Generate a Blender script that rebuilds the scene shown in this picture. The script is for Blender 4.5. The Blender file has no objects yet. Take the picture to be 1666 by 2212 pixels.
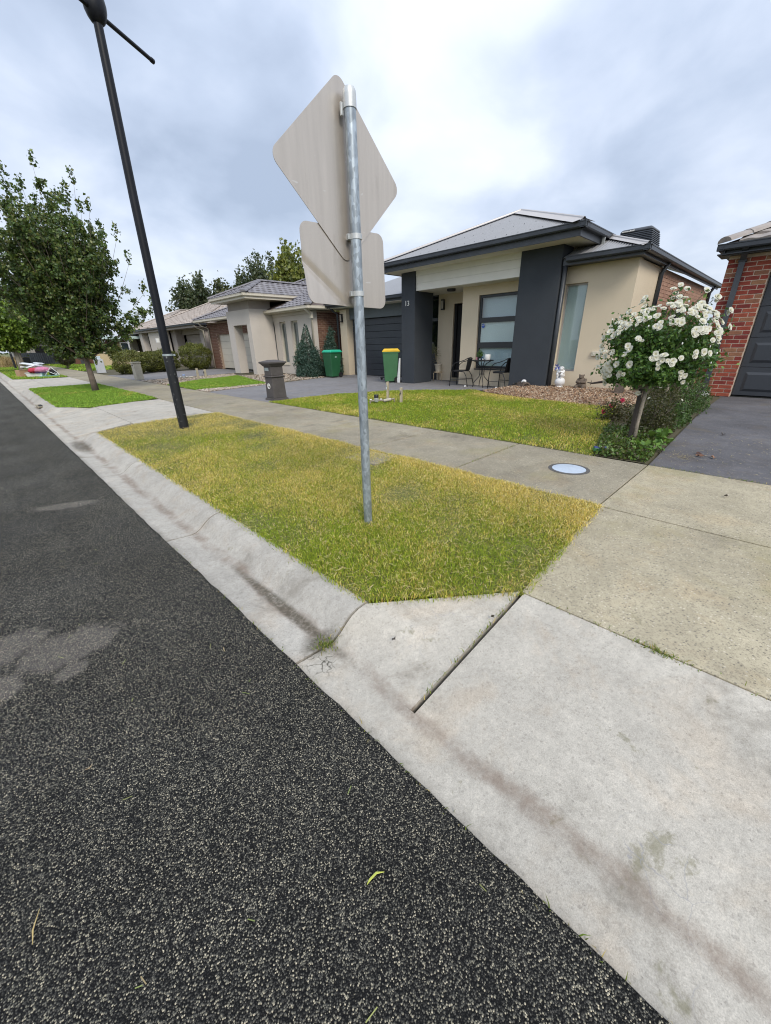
import bpy, bmesh, math, random
import numpy as np
from mathutils import Vector, Matrix
random.seed(7); RNG = np.random.default_rng(7)
SC = bpy.context.scene
COL = SC.collection
R = math.radians
# ------------------------------------------------------------------ camera
cd = bpy.data.cameras.new("camera"); cam = bpy.data.objects.new("camera", cd); COL.objects.link(cam)
YAW, PIT, ROL = R(44.536), R(-23.736), R(-1.290)
d_ = Vector((math.sin(YAW)*math.cos(PIT), math.cos(YAW)*math.cos(PIT), math.sin(PIT)))
r0 = Vector((math.cos(YAW), -math.sin(YAW), 0)); u0 = r0.cross(d_)
r_ = r0*math.cos(ROL)+u0*math.sin(ROL); u_ = -r0*math.sin(ROL)+u0*math.cos(ROL)
M4 = Matrix((r_, u_, -d_)).transposed().to_4x4(); M4.translation = Vector((0, 0, 1.275))
cam.matrix_world = M4
cd.sensor_fit = 'HORIZONTAL'; cd.sensor_width = 36; cd.lens = 36*829.1/1666
cd.clip_start = 0.02; cd.clip_end = 2000
SC.camera = cam
# ------------------------------------------------------------------ sky
W = bpy.data.worlds.new("World"); SC.world = W; W.use_nodes = True
nt = W.node_tree; nt.nodes.clear()
def wn(t, **k):
    n = nt.nodes.new(t)
    for a, b in k.items(): setattr(n, a, b)
    return n
def wl(a, b): nt.links.new(a, b)
def wmath(op, a, b=None, c=None, clamp=False):
    n = wn('ShaderNodeMath', operation=op); n.use_clamp = clamp
    for i, v in enumerate((a, b, c)):
        if v is None: continue
        if isinstance(v, (int, float)): n.inputs[i].default_value = v
        else: wl(v, n.inputs[i])
    return n.outputs[0]
SUN_EL, SUN_AZ = R(42), R(206)       # azimuth from +Y towards +X: behind the camera, veiled by cloud
tc = wn('ShaderNodeTexCoord'); G = tc.outputs['Generated']
sky = wn('ShaderNodeTexSky', sky_type='NISHITA'); sky.sun_disc = False
sky.sun_elevation = SUN_EL; sky.sun_rotation = SUN_AZ
sep = wn('ShaderNodeSeparateXYZ'); wl(G, sep.inputs[0])
zz = wmath('ADD', wmath('MAXIMUM', sep.outputs[2], 0.0), 0.30)
comb = wn('ShaderNodeCombineXYZ')
wl(wmath('DIVIDE', sep.outputs[0], zz), comb.inputs[0]); wl(wmath('DIVIDE', sep.outputs[1], zz), comb.inputs[1])
n1 = wn('ShaderNodeTexNoise'); n1.inputs['Scale'].default_value = 2.6; n1.inputs['Detail'].default_value = 7; n1.inputs['Roughness'].default_value = .5; n1.inputs['Distortion'].default_value = .25
wl(comb.outputs[0], n1.inputs['Vector'])
n2 = wn('ShaderNodeTexNoise'); n2.inputs['Scale'].default_value = .9; n2.inputs['Detail'].default_value = 3
wl(comb.outputs[0], n2.inputs['Vector'])
# direction wobbled by noise so that the large cloud masses have ragged edges
wob = wn('ShaderNodeMix', data_type='VECTOR'); wob.inputs[0].default_value = .18
wl(G, wob.inputs[4]); nw = wn('ShaderNodeTexNoise'); nw.inputs['Scale'].default_value = 3.2; nw.inputs['Detail'].default_value = 5
wl(G, nw.inputs['Vector'])
sub = wn('ShaderNodeVectorMath', operation='SUBTRACT'); wl(nw.outputs['Color'], sub.inputs[0]); sub.inputs[1].default_value = (.5, .5, .5)
sc2 = wn('ShaderNodeVectorMath', operation='SCALE'); wl(sub.outputs[0], sc2.inputs[0]); sc2.inputs[3].default_value = .38
add = wn('ShaderNodeVectorMath', operation='ADD'); wl(G, add.inputs[0]); wl(sc2.outputs[0], add.inputs[1])
nrm = wn('ShaderNodeVectorMath', operation='NORMALIZE'); wl(add.outputs[0], nrm.inputs[0])
val = wmath('ADD', wmath('MULTIPLY', wmath('SUBTRACT', n1.outputs[0], .06), 1.0), wmath('MULTIPLY', n2.outputs[0], .32))
LOBES = [((.40, .81, .44), .955, .995, -.24), ((.48, .82, .31), .972, .997, -.22), ((.93, .23, .29), .94, .995, -.20), ((.19, .90, .39), .96, .995, -.16),
         ((.61, .66, .44), .93, .995, .08), ((.25, .92, .25), .95, .995, .14), ((.74, .54, .38), .94, .995, .09), ((.98, .15, .17), .985, .998, .14),
         ((-.3, .5, .8), .7, .95, -.12), ((-.6, -.6, .5), .7, .95, .1), ((.2, -.8, .5), .7, .95, -.1)]
for v, a, b, amt in LOBES:
    dt = wn('ShaderNodeVectorMath', operation='DOT_PRODUCT'); wl(nrm.outputs[0], dt.inputs[0]); dt.inputs[1].default_value = Vector(v).normalized()
    mr = wn('ShaderNodeMapRange', interpolation_type='SMOOTHSTEP'); wl(dt.outputs['Value'], mr.inputs[0])
    mr.inputs[1].default_value = a; mr.inputs[2].default_value = b; mr.inputs[3].default_value = 0; mr.inputs[4].default_value = amt
    val = wmath('ADD', val, mr.outputs[0])
rmp = wn('ShaderNodeValToRGB'); wl(val, rmp.inputs[0]); el = rmp.color_ramp.elements
el[0].position = .20; el[0].color = (.30, .355, .455, 1)
el[1].position = .98; el[1].color = (.70, .735, .775, 1)
for p, c in ((.40, (.385, .445, .555, 1)), (.58, (.485, .54, .645, 1)), (.76, (.60, .645, .725, 1))):
    e = el.new(p); e.color = c
bgA = wn('ShaderNodeBackground'); wl(sky.outputs[0], bgA.inputs[0]); bgA.inputs[1].default_value = .10
bgB = wn('ShaderNodeBackground'); wl(rmp.outputs[0], bgB.inputs[0]); wl(wmath('ADD', wmath('MULTIPLY', wmath('MAXIMUM', sep.outputs[2], 0.0), .55), .86), bgB.inputs[1])
mx = wn('ShaderNodeMixShader'); mx.inputs[0].default_value = .88; wl(bgA.outputs[0], mx.inputs[1]); wl(bgB.outputs[0], mx.inputs[2])
wo = wn('ShaderNodeOutputWorld'); wl(mx.outputs[0], wo.inputs[0])
# ------------------------------------------------------------------ sun behind thin cloud
sl = bpy.data.lights.new("sun", 'SUN'); sl.energy = 1.5; sl.angle = R(22); sl.color = (1, .93, .82)
so = bpy.data.objects.new("sun", sl); COL.objects.link(so)
sdir = Vector((math.sin(SUN_AZ)*math.cos(SUN_EL), math.cos(SUN_AZ)*math.cos(SUN_EL), math.sin(SUN_EL)))
so.rotation_euler = sdir.to_track_quat('Z', 'Y').to_euler(); so.location = sdir*40
VS = SC.view_settings
VS.view_transform = 'Standard'; VS.look = 'None'; VS.exposure = 0.68; VS.gamma = 1; VS.use_curve_mapping = False
SC.cycles.use_denoising = True; SC.cycles.filter_width = 1.1; SC.cycles.max_bounces = 6; SC.cycles.transparent_max_bounces = 12; SC.cycles.caustics_reflective = False; SC.cycles.caustics_refractive = False

# ------------------------------------------------------------------ helpers
def tag(o, label=None, cat=None, group=None, kind=None):
    if label: o['label'] = label
    if cat: o['category'] = cat
    if group: o['group'] = group
    if kind: o['kind'] = kind
    return o
def thing(name, label, cat, loc=(0, 0, 0), rz=0, group=None):
    o = bpy.data.objects.new(name, None); COL.objects.link(o); o.empty_display_size = .2
    o.location = loc; o.rotation_euler = (0, 0, rz)
    return tag(o, label, cat, group)
def copy_tree(o, parent=None):
    c = o.copy(); COL.objects.link(c)
    if parent: c.parent = parent
    for ch in list(o.children): copy_tree(ch, c)
    return c
def origin(o):
    v = Vector((0, 0, 0))
    while o: v += o.location; o = o.parent
    return v
class MB:
    def __init__(s): s.v = []; s.f = []; s.mi = []; s.m = 0
    def add(s, vs, fs):
        n = len(s.v); s.v += [tuple(v) for v in vs]; s.f += [tuple(i+n for i in f) for f in fs]; s.mi += [s.m]*len(fs); return s
    def box(s, a, b):
        x0, y0, z0 = a; x1, y1, z1 = b
        return s.add([(x0, y0, z0), (x1, y0, z0), (x1, y1, z0), (x0, y1, z0), (x0, y0, z1), (x1, y0, z1), (x1, y1, z1), (x0, y1, z1)],
                     [(3, 2, 1, 0), (4, 5, 6, 7), (0, 1, 5, 4), (1, 2, 6, 5), (2, 3, 7, 6), (3, 0, 4, 7)])
    def frustum(s, c, w0, d0, w1, d1, z0, z1):
        x, y = c
        return s.add([(x-w0/2, y-d0/2, z0), (x+w0/2, y-d0/2, z0), (x+w0/2, y+d0/2, z0), (x-w0/2, y+d0/2, z0),
                      (x-w1/2, y-d1/2, z1), (x+w1/2, y-d1/2, z1), (x+w1/2, y+d1/2, z1), (x-w1/2, y+d1/2, z1)],
                     [(3, 2, 1, 0), (4, 5, 6, 7), (0, 1, 5, 4), (1, 2, 6, 5), (2, 3, 7, 6), (3, 0, 4, 7)])
    def prism(s, poly, axis, lo, hi):
        n = len(poly)
        def P(p, t): return {'x': (t, p[0], p[1]), 'y': (p[0], t, p[1]), 'z': (p[0], p[1], t)}[axis]
        vs = [P(p, lo) for p in poly]+[P(p, hi) for p in poly]
        return s.add(vs, [tuple(range(n))[::-1], tuple(range(n, 2*n))]+[(i, (i+1) % n, n+(i+1) % n, n+i) for i in range(n)])
    def tube(s, pts, r, n=8, caps=True):
        pts = [Vector(p) for p in pts]; m = len(pts)
        rs = r if isinstance(r, (list, tuple)) else [r]*m
        vs = []; prev = None
        for i, p in enumerate(pts):
            t = (pts[min(i+1, m-1)]-pts[max(i-1, 0)]).normalized()
            if prev is None:
                a = Vector((0, 0, 1)) if abs(t.z) < .9 else Vector((1, 0, 0)); nx = t.cross(a).normalized()
            else: nx = (prev-t*prev.dot(t)).normalized()
            prev = nx; ny = t.cross(nx)
            for k in range(n):
                a = 2*math.pi*k/n; vs.append(p+(nx*math.cos(a)+ny*math.sin(a))*rs[i])
        fs = [(i*n+k, i*n+(k+1) % n, (i+1)*n+(k+1) % n, (i+1)*n+k) for i in range(m-1) for k in range(n)]
        if caps: fs += [tuple(range(n))[::-1], tuple((m-1)*n+k for k in range(n))]
        return s.add(vs, fs)
    def lathe(s, prof, c=(0, 0, 0), n=20):
        vs = []; 
        for r, z in prof:
            for k in range(n):
                a = 2*math.pi*k/n; vs.append((c[0]+r*math.cos(a), c[1]+r*math.sin(a), c[2]+z))
        m = len(prof)
        fs = [(i*n+k, i*n+(k+1) % n, (i+1)*n+(k+1) % n, (i+1)*n+k) for i in range(m-1) for k in range(n)]
        fs += [tuple(range(n))[::-1], tuple((m-1)*n+k for k in range(n))]
        return s.add(vs, fs)
    def blob(s, c, rad, seg=12, rings=8, jit=0, rot=None, rnd=random):
        vs = [Vector((0, 0, -1))]; 
        for i in range(1, rings):
            th = math.pi*i/rings
            for k in range(seg):
                a = 2*math.pi*k/seg; vs.append(Vector((math.sin(th)*math.cos(a), math.sin(th)*math.sin(a), -math.cos(th))))
        vs.append(Vector((0, 0, 1)))
        out = []
        for v in vs:
            q = 1+(rnd.random()-.5)*2*jit
            w = Vector((v.x*rad[0], v.y*rad[1], v.z*rad[2]))*q
            if rot: w = rot @ w
            out.append(w+Vector(c))
        fs = [(0, 1+(k+1) % seg, 1+k) for k in range(seg)]
        for i in range(rings-2):
            a = 1+i*seg
            fs += [(a+k, a+(k+1) % seg, a+seg+(k+1) % seg, a+seg+k) for k in range(seg)]
        a = 1+(rings-2)*seg
        fs += [(a+k, a+(k+1) % seg, len(vs)-1) for k in range(seg)]
        return s.add(out, fs)
    def quad(s, a, b, c, d): return s.add([a, b, c, d], [(0, 1, 2, 3)])
    def mesh(s, name, mats):
        me = bpy.data.meshes.new(name); me.from_pydata(s.v, [], s.f)
        for m in (mats if isinstance(mats, (list, tuple)) else [mats]): me.materials.append(m)
        if any(s.mi): me.polygons.foreach_set('material_index', s.mi)
        me.update(); return me
    def build(s, name, mats, parent=None, world=False, smooth=False, bevel=0, label=None, kind=None, seg=2):
        if world and parent is not None:
            o = origin(parent); s.v = [(x-o.x, y-o.y, z-o.z) for x, y, z in s.v]
        me = s.mesh(name, mats)
        if smooth:
            me.polygons.foreach_set('use_smooth', [True]*len(me.polygons))
        ob = bpy.data.objects.new(name, me); COL.objects.link(ob)
        if parent is not None: ob.parent = parent
        if bevel:
            m = ob.modifiers.new('bevel', 'BEVEL'); m.width = bevel; m.segments = seg; m.limit_method = 'ANGLE'; m.angle_limit = R(35)
            if smooth: pass
        if smooth == 'auto':
            me.set_sharp_from_angle(angle=R(40))
        if label: ob['label'] = label
        if kind: ob['kind'] = kind
        return ob
def np_mesh(name, verts, faces, mat, cols=None, parent=None, smooth=False):
    """verts (N,3), faces: list of (M,k) index arrays"""
    me = bpy.data.meshes.new(name); verts = np.asarray(verts, dtype=np.float32)
    if parent is not None:
        o = origin(parent); verts = verts-np.array(o, dtype=np.float32)
    me.vertices.add(len(verts)); me.vertices.foreach_set('co', verts.ravel())
    li = np.concatenate([f.ravel() for f in faces]).astype(np.int32)
    lt = np.concatenate([np.full(len(f), f.shape[1]) for f in faces]).astype(np.int32)
    ls = np.concatenate([[0], np.cumsum(lt)[:-1]]).astype(np.int32)
    me.loops.add(len(li)); me.loops.foreach_set('vertex_index', li)
    me.polygons.add(len(lt)); me.polygons.foreach_set('loop_start', ls); me.polygons.foreach_set('loop_total', lt)
    if smooth: me.polygons.foreach_set('use_smooth', np.ones(len(lt), dtype=bool))
    me.update(calc_edges=True)
    if cols is not None:
        a = me.attributes.new('Col', 'FLOAT_COLOR', 'POINT')
        c = np.ones((len(verts), 4), dtype=np.float32); c[:, :3] = cols; a.data.foreach_set('color', c.ravel())
    me.materials.append(mat)
    ob = bpy.data.objects.new(name, me); COL.objects.link(ob)
    if parent is not None: ob.parent = parent
    return ob
# ------------------------------------------------------------------ materials
class NT:
    def __init__(s, name):
        s.mat = bpy.data.materials.new(name); s.mat.use_nodes = True; s.t = s.mat.node_tree; s.t.nodes.clear()
        s.out = s.t.nodes.new('ShaderNodeOutputMaterial'); s.b = s.n('ShaderNodeBsdfPrincipled'); s.l(s.b.outputs[0], s.out.inputs[0])
        s._pos = None; s._obj = None
    def n(s, t, **k):
        n = s.t.nodes.new(t)
        for a, b in k.items(): setattr(n, a, b)
        return n
    def l(s, a, b): s.t.links.new(a, b)
    def pos(s):
        if not s._pos: s._pos = s.n('ShaderNodeNewGeometry').outputs['Position']
        return s._pos
    def obj(s):
        if not s._obj: s._obj = s.n('ShaderNodeTexCoord').outputs['Object']
        return s._obj
    def scaled(s, v, sc):
        m = s.n('ShaderNodeVectorMath', operation='MULTIPLY'); s.l(v, m.inputs[0]); m.inputs[1].default_value = sc; return m.outputs[0]
    def noise(s, scale, detail=4, rough=.55, vec=None, dist=0):
        n = s.n('ShaderNodeTexNoise'); n.inputs['Scale'].default_value = scale; n.inputs['Detail'].default_value = detail; n.inputs['Roughness'].default_value = rough; n.inputs['Distortion'].default_value = dist
        s.l(vec if vec is not None else s.obj(), n.inputs['Vector']); return n.outputs[0]
    def voro(s, scale, feature='F1', out='Distance', vec=None, rnd=1):
        n = s.n('ShaderNodeTexVoronoi', feature=feature); n.inputs['Scale'].default_value = scale; n.inputs['Randomness'].default_value = rnd
        s.l(vec if vec is not None else s.obj(), n.inputs['Vector']); return n.outputs[out]
    def math(s, op, a, b=None, clamp=False):
        n = s.n('ShaderNodeMath', operation=op); n.use_clamp = clamp
        for i, v in enumerate((a, b)):
            if v is None: continue
            if isinstance(v, (int, float)): n.inputs[i].default_value = v
            else: s.l(v, n.inputs[i])
        return n.outputs[0]
    def rng(s, v, a, b, c=0., d=1., smooth=True):
        n = s.n('ShaderNodeMapRange'); 
        if smooth: n.interpolation_type = 'SMOOTHSTEP'
        s.l(v, n.inputs[0])
        for i, x in enumerate((a, b, c, d)): n.inputs[i+1].default_value = x
        return n.outputs[0]
    def mix(s, f, a, b, mode='MIX'):
        n = s.n('ShaderNodeMix', data_type='RGBA', blend_type=mode)
        for i, v in ((0, f), (6, a), (7, b)):
            if isinstance(v, (int, float)): n.inputs[i].default_value = v
            elif isinstance(v, (tuple, list)): n.inputs[i].default_value = (*v[:3], 1)
            else: s.l(v, n.inputs[i])
        return n.outputs[2]
    def vary(s, col, v, amt):
        "multiply colour by 1 +- amt by a 0..1 value"
        m = s.rng(v, 0.25, .75, 1-amt, 1+amt, smooth=False)
        cc = s.n('ShaderNodeCombineColor'); 
        for i in range(3): s.l(m, cc.inputs[i])
        return s.mix(1., col, cc.outputs[0], 'MULTIPLY')
    def col(s, c):
        if isinstance(c, tuple): s.b.inputs['Base Color'].default_value = (*c[:3], 1)
        else: s.l(c, s.b.inputs['Base Color'])
        return s
    def set(s, rough=None, metal=None, spec=None, **k):
        if rough is not None:
            if isinstance(rough, (int, float)): s.b.inputs['Roughness'].default_value = rough
            else: s.l(rough, s.b.inputs['Roughness'])
        if metal is not None: s.b.inputs['Metallic'].default_value = metal
        if spec is not None: s.b.inputs['Specular IOR Level'].default_value = spec
        return s
    def bump(s, h, strength=.3, dist=.01):
        n = s.n('ShaderNodeBump'); n.inputs['Strength'].default_value = strength; n.inputs['Distance'].default_value = dist
        s.l(h, n.inputs['Height']); s.l(n.outputs[0], s.b.inputs['Normal']); return s
def basic(name, c, rough=.6, metal=0., spec=.5, n1=(3., .10), n2=(60., .08), bump=None, rnd=0.):
    m = NT(name); v = c
    if n1: v = m.vary(v, m.noise(n1[0], 4), n1[1])
    if n2: v = m.vary(v, m.noise(n2[0], 2), n2[1])
    if rnd:
        oi = m.n('ShaderNodeObjectInfo'); v = m.vary(v, m.rng(oi.outputs['Random'], 0, 1, .25, .75, smooth=False), rnd)
    m.col(v).set(rough, metal, spec)
    if bump: m.bump(m.noise(bump[0], 3), bump[1], bump[2])
    return m.mat
def ellipse(m, cx, cy, rx, ry, wob=.25, edge=.35, ang=0):
    "0..1 mask of a ragged spot on the ground"
    p = m.pos(); sp = m.n('ShaderNodeSeparateXYZ'); m.l(p, sp.inputs[0])
    ca, sa = math.cos(ang), math.sin(ang)
    dx = m.math('SUBTRACT', sp.outputs[0], cx); dy = m.math('SUBTRACT', sp.outputs[1], cy)
    ex = m.math('DIVIDE', m.math('ADD', m.math('MULTIPLY', dx, ca), m.math('MULTIPLY', dy, sa)), rx)
    ey = m.math('DIVIDE', m.math('SUBTRACT', m.math('MULTIPLY', dy, ca), m.math('MULTIPLY', dx, sa)), ry)
    r = m.math('SQRT', m.math('ADD', m.math('MULTIPLY', ex, ex), m.math('MULTIPLY', ey, ey)))
    r = m.math('ADD', r, m.math('MULTIPLY', m.math('SUBTRACT', m.noise(9, 5, .65, p), .5), wob*4))
    return m.rng(r, 1+edge, 1-edge, 0, 1)
def asphalt():
    m = NT('asphalt'); p = m.pos()
    vc = m.voro(255, 'F1', 'Color', p); vd = m.voro(255, 'F1', 'Distance', p)
    g = m.n('ShaderNodeSeparateColor'); m.l(vc, g.inputs[0])
    ramp = m.n('ShaderNodeValToRGB'); m.l(g.outputs[0], ramp.inputs[0]); e = ramp.color_ramp.elements
    e[0].position = 0; e[0].color = (.011, .0115, .012, 1); e[1].position = 1; e[1].color = (.62, .55, .40, 1)
    for q, c in ((.26, (.016, .0155, .014, 1)), (.46, (.046, .045, .040, 1)), (.66, (.098, .094, .080, 1)), (.82, (.19, .18, .142, 1)), (.92, (.31, .285, .21, 1))):
        k = e.new(q); k.color = c
    ramp.color_ramp.interpolation = 'LINEAR'
    c = m.mix(m.rng(vd, .42, .70), ramp.outputs[0], (.007, .007, .007))
    c = m.vary(c, m.noise(1.3, 5, .6, p), .28)
    dust = m.mix(.38, m.mix(1., c, (1.9, 1.85, 1.8), 'MULTIPLY'), (.24, .215, .19))
    pale = None
    for a in ((-.09, 2.19, .20, .15, .0), (-.31, 2.40, .15, .12, .3), (-.36, 2.08, .10, .09, .2), (.22, 4.6, .26, .09, -.35), (-.1, 2.0, .07, .05, .4)):
        f = ellipse(m, *a[:4], wob=.26, edge=.28, ang=a[4])
        pale = f if pale is None else m.math('MAXIMUM', pale, f)
    c = m.mix(m.math('MULTIPLY', pale, .8), c, dust)
    m.col(c).set(m.math('ADD', m.rng(vd, .25, .6, .0, .3), m.rng(m.noise(2, 3, .5, p), .3, .7, .52, .68)), spec=.22)
    m.bump(m.math('SUBTRACT', 1., vd), .8, .006); return m.mat
def concrete(name, base, agg=.0, dirt=0., cracks=0., gutter=False, big=.14, moss=0., pit=.05):
    m = NT(name); p = m.pos(); c = base
    c = m.vary(c, m.noise(.8, 4, .6, p), big); c = m.vary(c, m.noise(5, 6, .7, p), .17); c = m.vary(c, m.noise(38, 5, .75, p), .16); c = m.vary(c, m.noise(300, 2, .5, p), .20)
    c = m.mix(m.math('MULTIPLY', m.rng(m.noise(2.3, 5, .65, p, .4), .50, .68), .45), c, m.mix(1., c, (1.06, .94, .82), 'MULTIPLY'))
    if agg:
        vc = m.voro(75, 'F1', 'Color', p); g = m.n('ShaderNodeSeparateColor'); m.l(vc, g.inputs[0])
        vd = m.voro(75, 'F1', 'Distance', p)
        core = m.rng(vd, .42, .30)
        c = m.mix(m.math('MULTIPLY', m.math('MULTIPLY', m.rng(g.outputs[0], .80, .84), core), agg), c, (.11, .10, .09))
        c = m.mix(m.math('MULTIPLY', m.math('MULTIPLY', m.rng(g.outputs[1], .86, .9), core), agg*.8), c, (.70, .64, .52))
        ag2 = m.voro(160, 'F1', 'Color', p); g2 = m.n('ShaderNodeSeparateColor'); m.l(ag2, g2.inputs[0])
        c = m.mix(m.math('MULTIPLY', m.rng(g2.outputs[0], .78, .86), agg*.55), c, (.14, .12, .10))
    if pit:
        c = m.mix(m.math('MULTIPLY', m.rng(m.noise(90, 3, .6, p), .66, .74), .5), c, (.13, .12, .11))
    if dirt:
        f = m.math('MULTIPLY', m.rng(m.noise(1.7, 7, .68, p, .6), .54, .72), dirt)
        c = m.mix(f, c, (.15, .13, .10))
        f = m.math('MULTIPLY', m.rng(m.noise(6.5, 5, .7, p, .3), .62, .72), dirt)
        c = m.mix(f, c, (.17, .16, .09))
    if moss:
        f = m.math('MULTIPLY', m.rng(m.noise(1.1, 6, .65, p), .50, .70), moss)
        c = m.mix(f, c, (.28, .25, .10))
    if cracks:
        pw = m.n('ShaderNodeVectorMath', operation='ADD'); m.l(p, pw.inputs[0]); nzv = m.n('ShaderNodeTexNoise'); nzv.inputs['Scale'].default_value = 7; nzv.inputs['Detail'].default_value = 5; m.l(p, nzv.inputs['Vector']); m.l(m.scaled(nzv.outputs['Color'], (.16, .16, .16)), pw.inputs[1])
        vd = m.voro(8, 'DISTANCE_TO_EDGE', 'Distance', pw.outputs[0])
        reg = m.math('MULTIPLY', m.rng(m.noise(1.6, 2, .5, p), .55, .66), m.rng(m.noise(14, 3, .5, p), .40, .60))
        c = m.mix(m.math('MULTIPLY', m.math('MULTIPLY', m.rng(vd, .02, .0), reg), cracks), c, (.27, .27, .28))
    if gutter:
        sp = m.n('ShaderNodeSeparateXYZ'); m.l(p, sp.inputs[0])
        nz = m.math('MULTIPLY', m.math('SUBTRACT', m.noise(2.2, 6, .7, p), .5), .16)
        x = m.math('ADD', sp.outputs[0], nz)
        band = m.math('MULTIPLY', m.rng(x, .785, .84), m.rng(x, .905, .86))
        pat = m.math('MULTIPLY', m.rng(m.noise(3.1, 5, .65, p), .34, .60, .12, 1), m.rng(m.noise(24, 5, .7, p), .30, .62, .45, 1))
        c = m.mix(m.math('MULTIPLY', m.math('MULTIPLY', band, pat), .72), c, (.195, .145, .11))
        e1 = m.rng(x, .70, .63)
        c = m.mix(m.math('MULTIPLY', e1, .35), c, (.13, .12, .10))
        wet = m.math('MAXIMUM', ellipse(m, .845, 1.72, .033, .55, .16, .4), m.math('MAXIMUM', ellipse(m, .82, 1.33, .09, .07, .2, .5), ellipse(m, .80, 7.6, .10, .5, .2, .5)))
        wet = m.math('MULTIPLY', wet, m.rng(m.noise(45, 4, .7, p), .30, .60, .45, 1))
        c = m.mix(m.math('MULTIPLY', wet, .85), c, (.085, .075, .055))
        pw2 = m.n('ShaderNodeVectorMath', operation='ADD'); m.l(p, pw2.inputs[0]); nz2 = m.n('ShaderNodeTexNoise'); nz2.inputs['Scale'].default_value = 16; nz2.inputs['Detail'].default_value = 4; m.l(p, nz2.inputs['Vector']); m.l(m.scaled(nz2.outputs['Color'], (.08, .08, .08)), pw2.inputs[1])
        cr = m.math('MULTIPLY', m.rng(m.voro(14, 'DISTANCE_TO_EDGE', 'Distance', pw2.outputs[0]), .045, .0), ellipse(m, .74, 1.22, .07, .08, .1, .5))
        c = m.mix(cr, c, (.08, .075, .06))
    m.col(c).set(.9, spec=.15); m.bump(m.noise(160, 4, .7, p), .35, .004); return m.mat
def attr_mat(name, rough=.55, trans=.25, spec=.3):
    m = NT(name); a = m.n('ShaderNodeAttribute'); a.attribute_name = 'Col'
    m.col(a.outputs['Color']).set(rough, spec=spec)
    if trans:
        t = m.n('ShaderNodeBsdfTranslucent'); m.l(m.mix(.45, a.outputs['Color'], (.25, .32, .04)), t.inputs[0])
        x = m.n('ShaderNodeMixShader'); x.inputs[0].default_value = trans; m.l(m.b.outputs[0], x.inputs[1]); m.l(t.outputs[0], x.inputs[2]); m.l(x.outputs[0], m.out.inputs[0])
    return m.mat
def thin_glass(name, tint=(.90, .94, .93), refl=1.0):
    m = NT(name); m.t.nodes.remove(m.b)
    tr = m.n('ShaderNodeBsdfTransparent'); tr.inputs[0].default_value = (*tint, 1)
    gl = m.n('ShaderNodeBsdfGlossy'); gl.inputs['Roughness'].default_value = .015
    f = m.n('ShaderNodeFresnel'); f.inputs[0].default_value = 2.0
    ge = m.n('ShaderNodeNewGeometry'); ff = m.math('MULTIPLY', f.outputs[0], m.math('SUBTRACT', 1., ge.outputs['Backfacing']))
    x = m.n('ShaderNodeMixShader'); m.l(ff, x.inputs[0]); m.l(tr.outputs[0], x.inputs[1]); m.l(gl.outputs[0], x.inputs[2]); m.l(x.outputs[0], m.out.inputs[0])
    return m.mat
def galv():
    m = NT('galvanised_steel'); c = m.vary((.36, .41, .45), m.noise(30, 3, .6, m.scaled(m.obj(), (1, 1, .35))), .32)
    v = m.voro(60, 'F1', 'Color', m.scaled(m.obj(), (1, 1, .5))); g = m.n('ShaderNodeSeparateColor'); m.l(v, g.inputs[0])
    c = m.vary(c, g.outputs[0], .18); m.col(c).set(.42, .55, .5); return m.mat
def signback():
    m = NT('aluminium_sign_back'); c = m.vary((.55, .495, .435), m.noise(2.5, 4, .6, m.scaled(m.obj(), (9, 1, .6))), .09)
    c = m.vary(c, m.noise(400, 2, .5), .06); c = m.mix(m.math('MULTIPLY', m.rng(m.noise(5, 5, .7, m.scaled(m.obj(), (2.2, 1, .5))), .56, .72), .25), c, (.30, .26, .21))
    sc = m.rng(m.noise(11, 2, .5, m.scaled(m.obj(), (1, 1, 3.5))), .735, .755); c = m.mix(m.math('MULTIPLY', sc, .5), c, (.72, .70, .66))
    m.col(c).set(.34, .55, .5); return m.mat
M = {}
M['asphalt'] = asphalt()
M['kerb'] = concrete('kerb_concrete', (.41, .388, .345), dirt=.55, cracks=.2, gutter=True, agg=.25)
M['apron'] = concrete('apron_concrete', (.44, .412, .358), dirt=.58, cracks=.6, gutter=True, agg=.22)
M['cross'] = concrete('crossover_concrete', (.40, .355, .255), agg=.7, dirt=.34, moss=.4, big=.18)
M['path'] = concrete('footpath_concrete', (.30, .268, .20), agg=.7, dirt=.6, moss=.35, big=.25)
M['joint'] = basic('joint_dirt', (.055, .05, .032), .95, n1=(20, .3))
M['drive13'] = concrete('grey_paving', (.215, .21, .215), agg=.15, dirt=.3, big=.12)
M['driveR'] = concrete('charcoal_paving', (.125, .123, .132), agg=.3, dirt=.5, big=.34)
M['soil'] = basic('soil', (.085, .075, .04), .95, n1=(4, .3), n2=(60, .4))
M['turf'] = basic('turf_base', (.105, .11, .028), .95, n1=(1.5, .25), n2=(50, .5))
M['ground'] = basic('ground_grass', (.13, .14, .05), .95, n1=(.3, .3), n2=(6, .3))
M['grass'] = attr_mat('grass_blades', .6, .25, .25)
M['leaf'] = attr_mat('leaves', .42, .22, .45)
M['petal'] = attr_mat('petals', .6, .3, .3)
M['chips'] = attr_mat('wood_chips', .85, 0, .2)
M['bark'] = basic('bark', (.16, .125, .10), .9, n1=(8, .3), n2=(60, .35), bump=(40, .8, .01))
M['bark_pale'] = basic('pale_bark', (.30, .26, .21), .9, n1=(8, .25), n2=(60, .3), bump=(40, .6, .01))
M['black'] = basic('black_paint', (.007, .008, .012), .45, spec=.3, n1=(5, .4), n2=None)
M['wornblack'] = None
m = NT('worn_black_paint'); c = m.mix(m.rng(m.noise(14, 5, .7), .60, .68), (.010, .011, .014), (.24, .25, .25)); c = m.mix(m.rng(m.noise(40, 4, .7), .68, .74), c, (.35, .34, .31))
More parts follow.
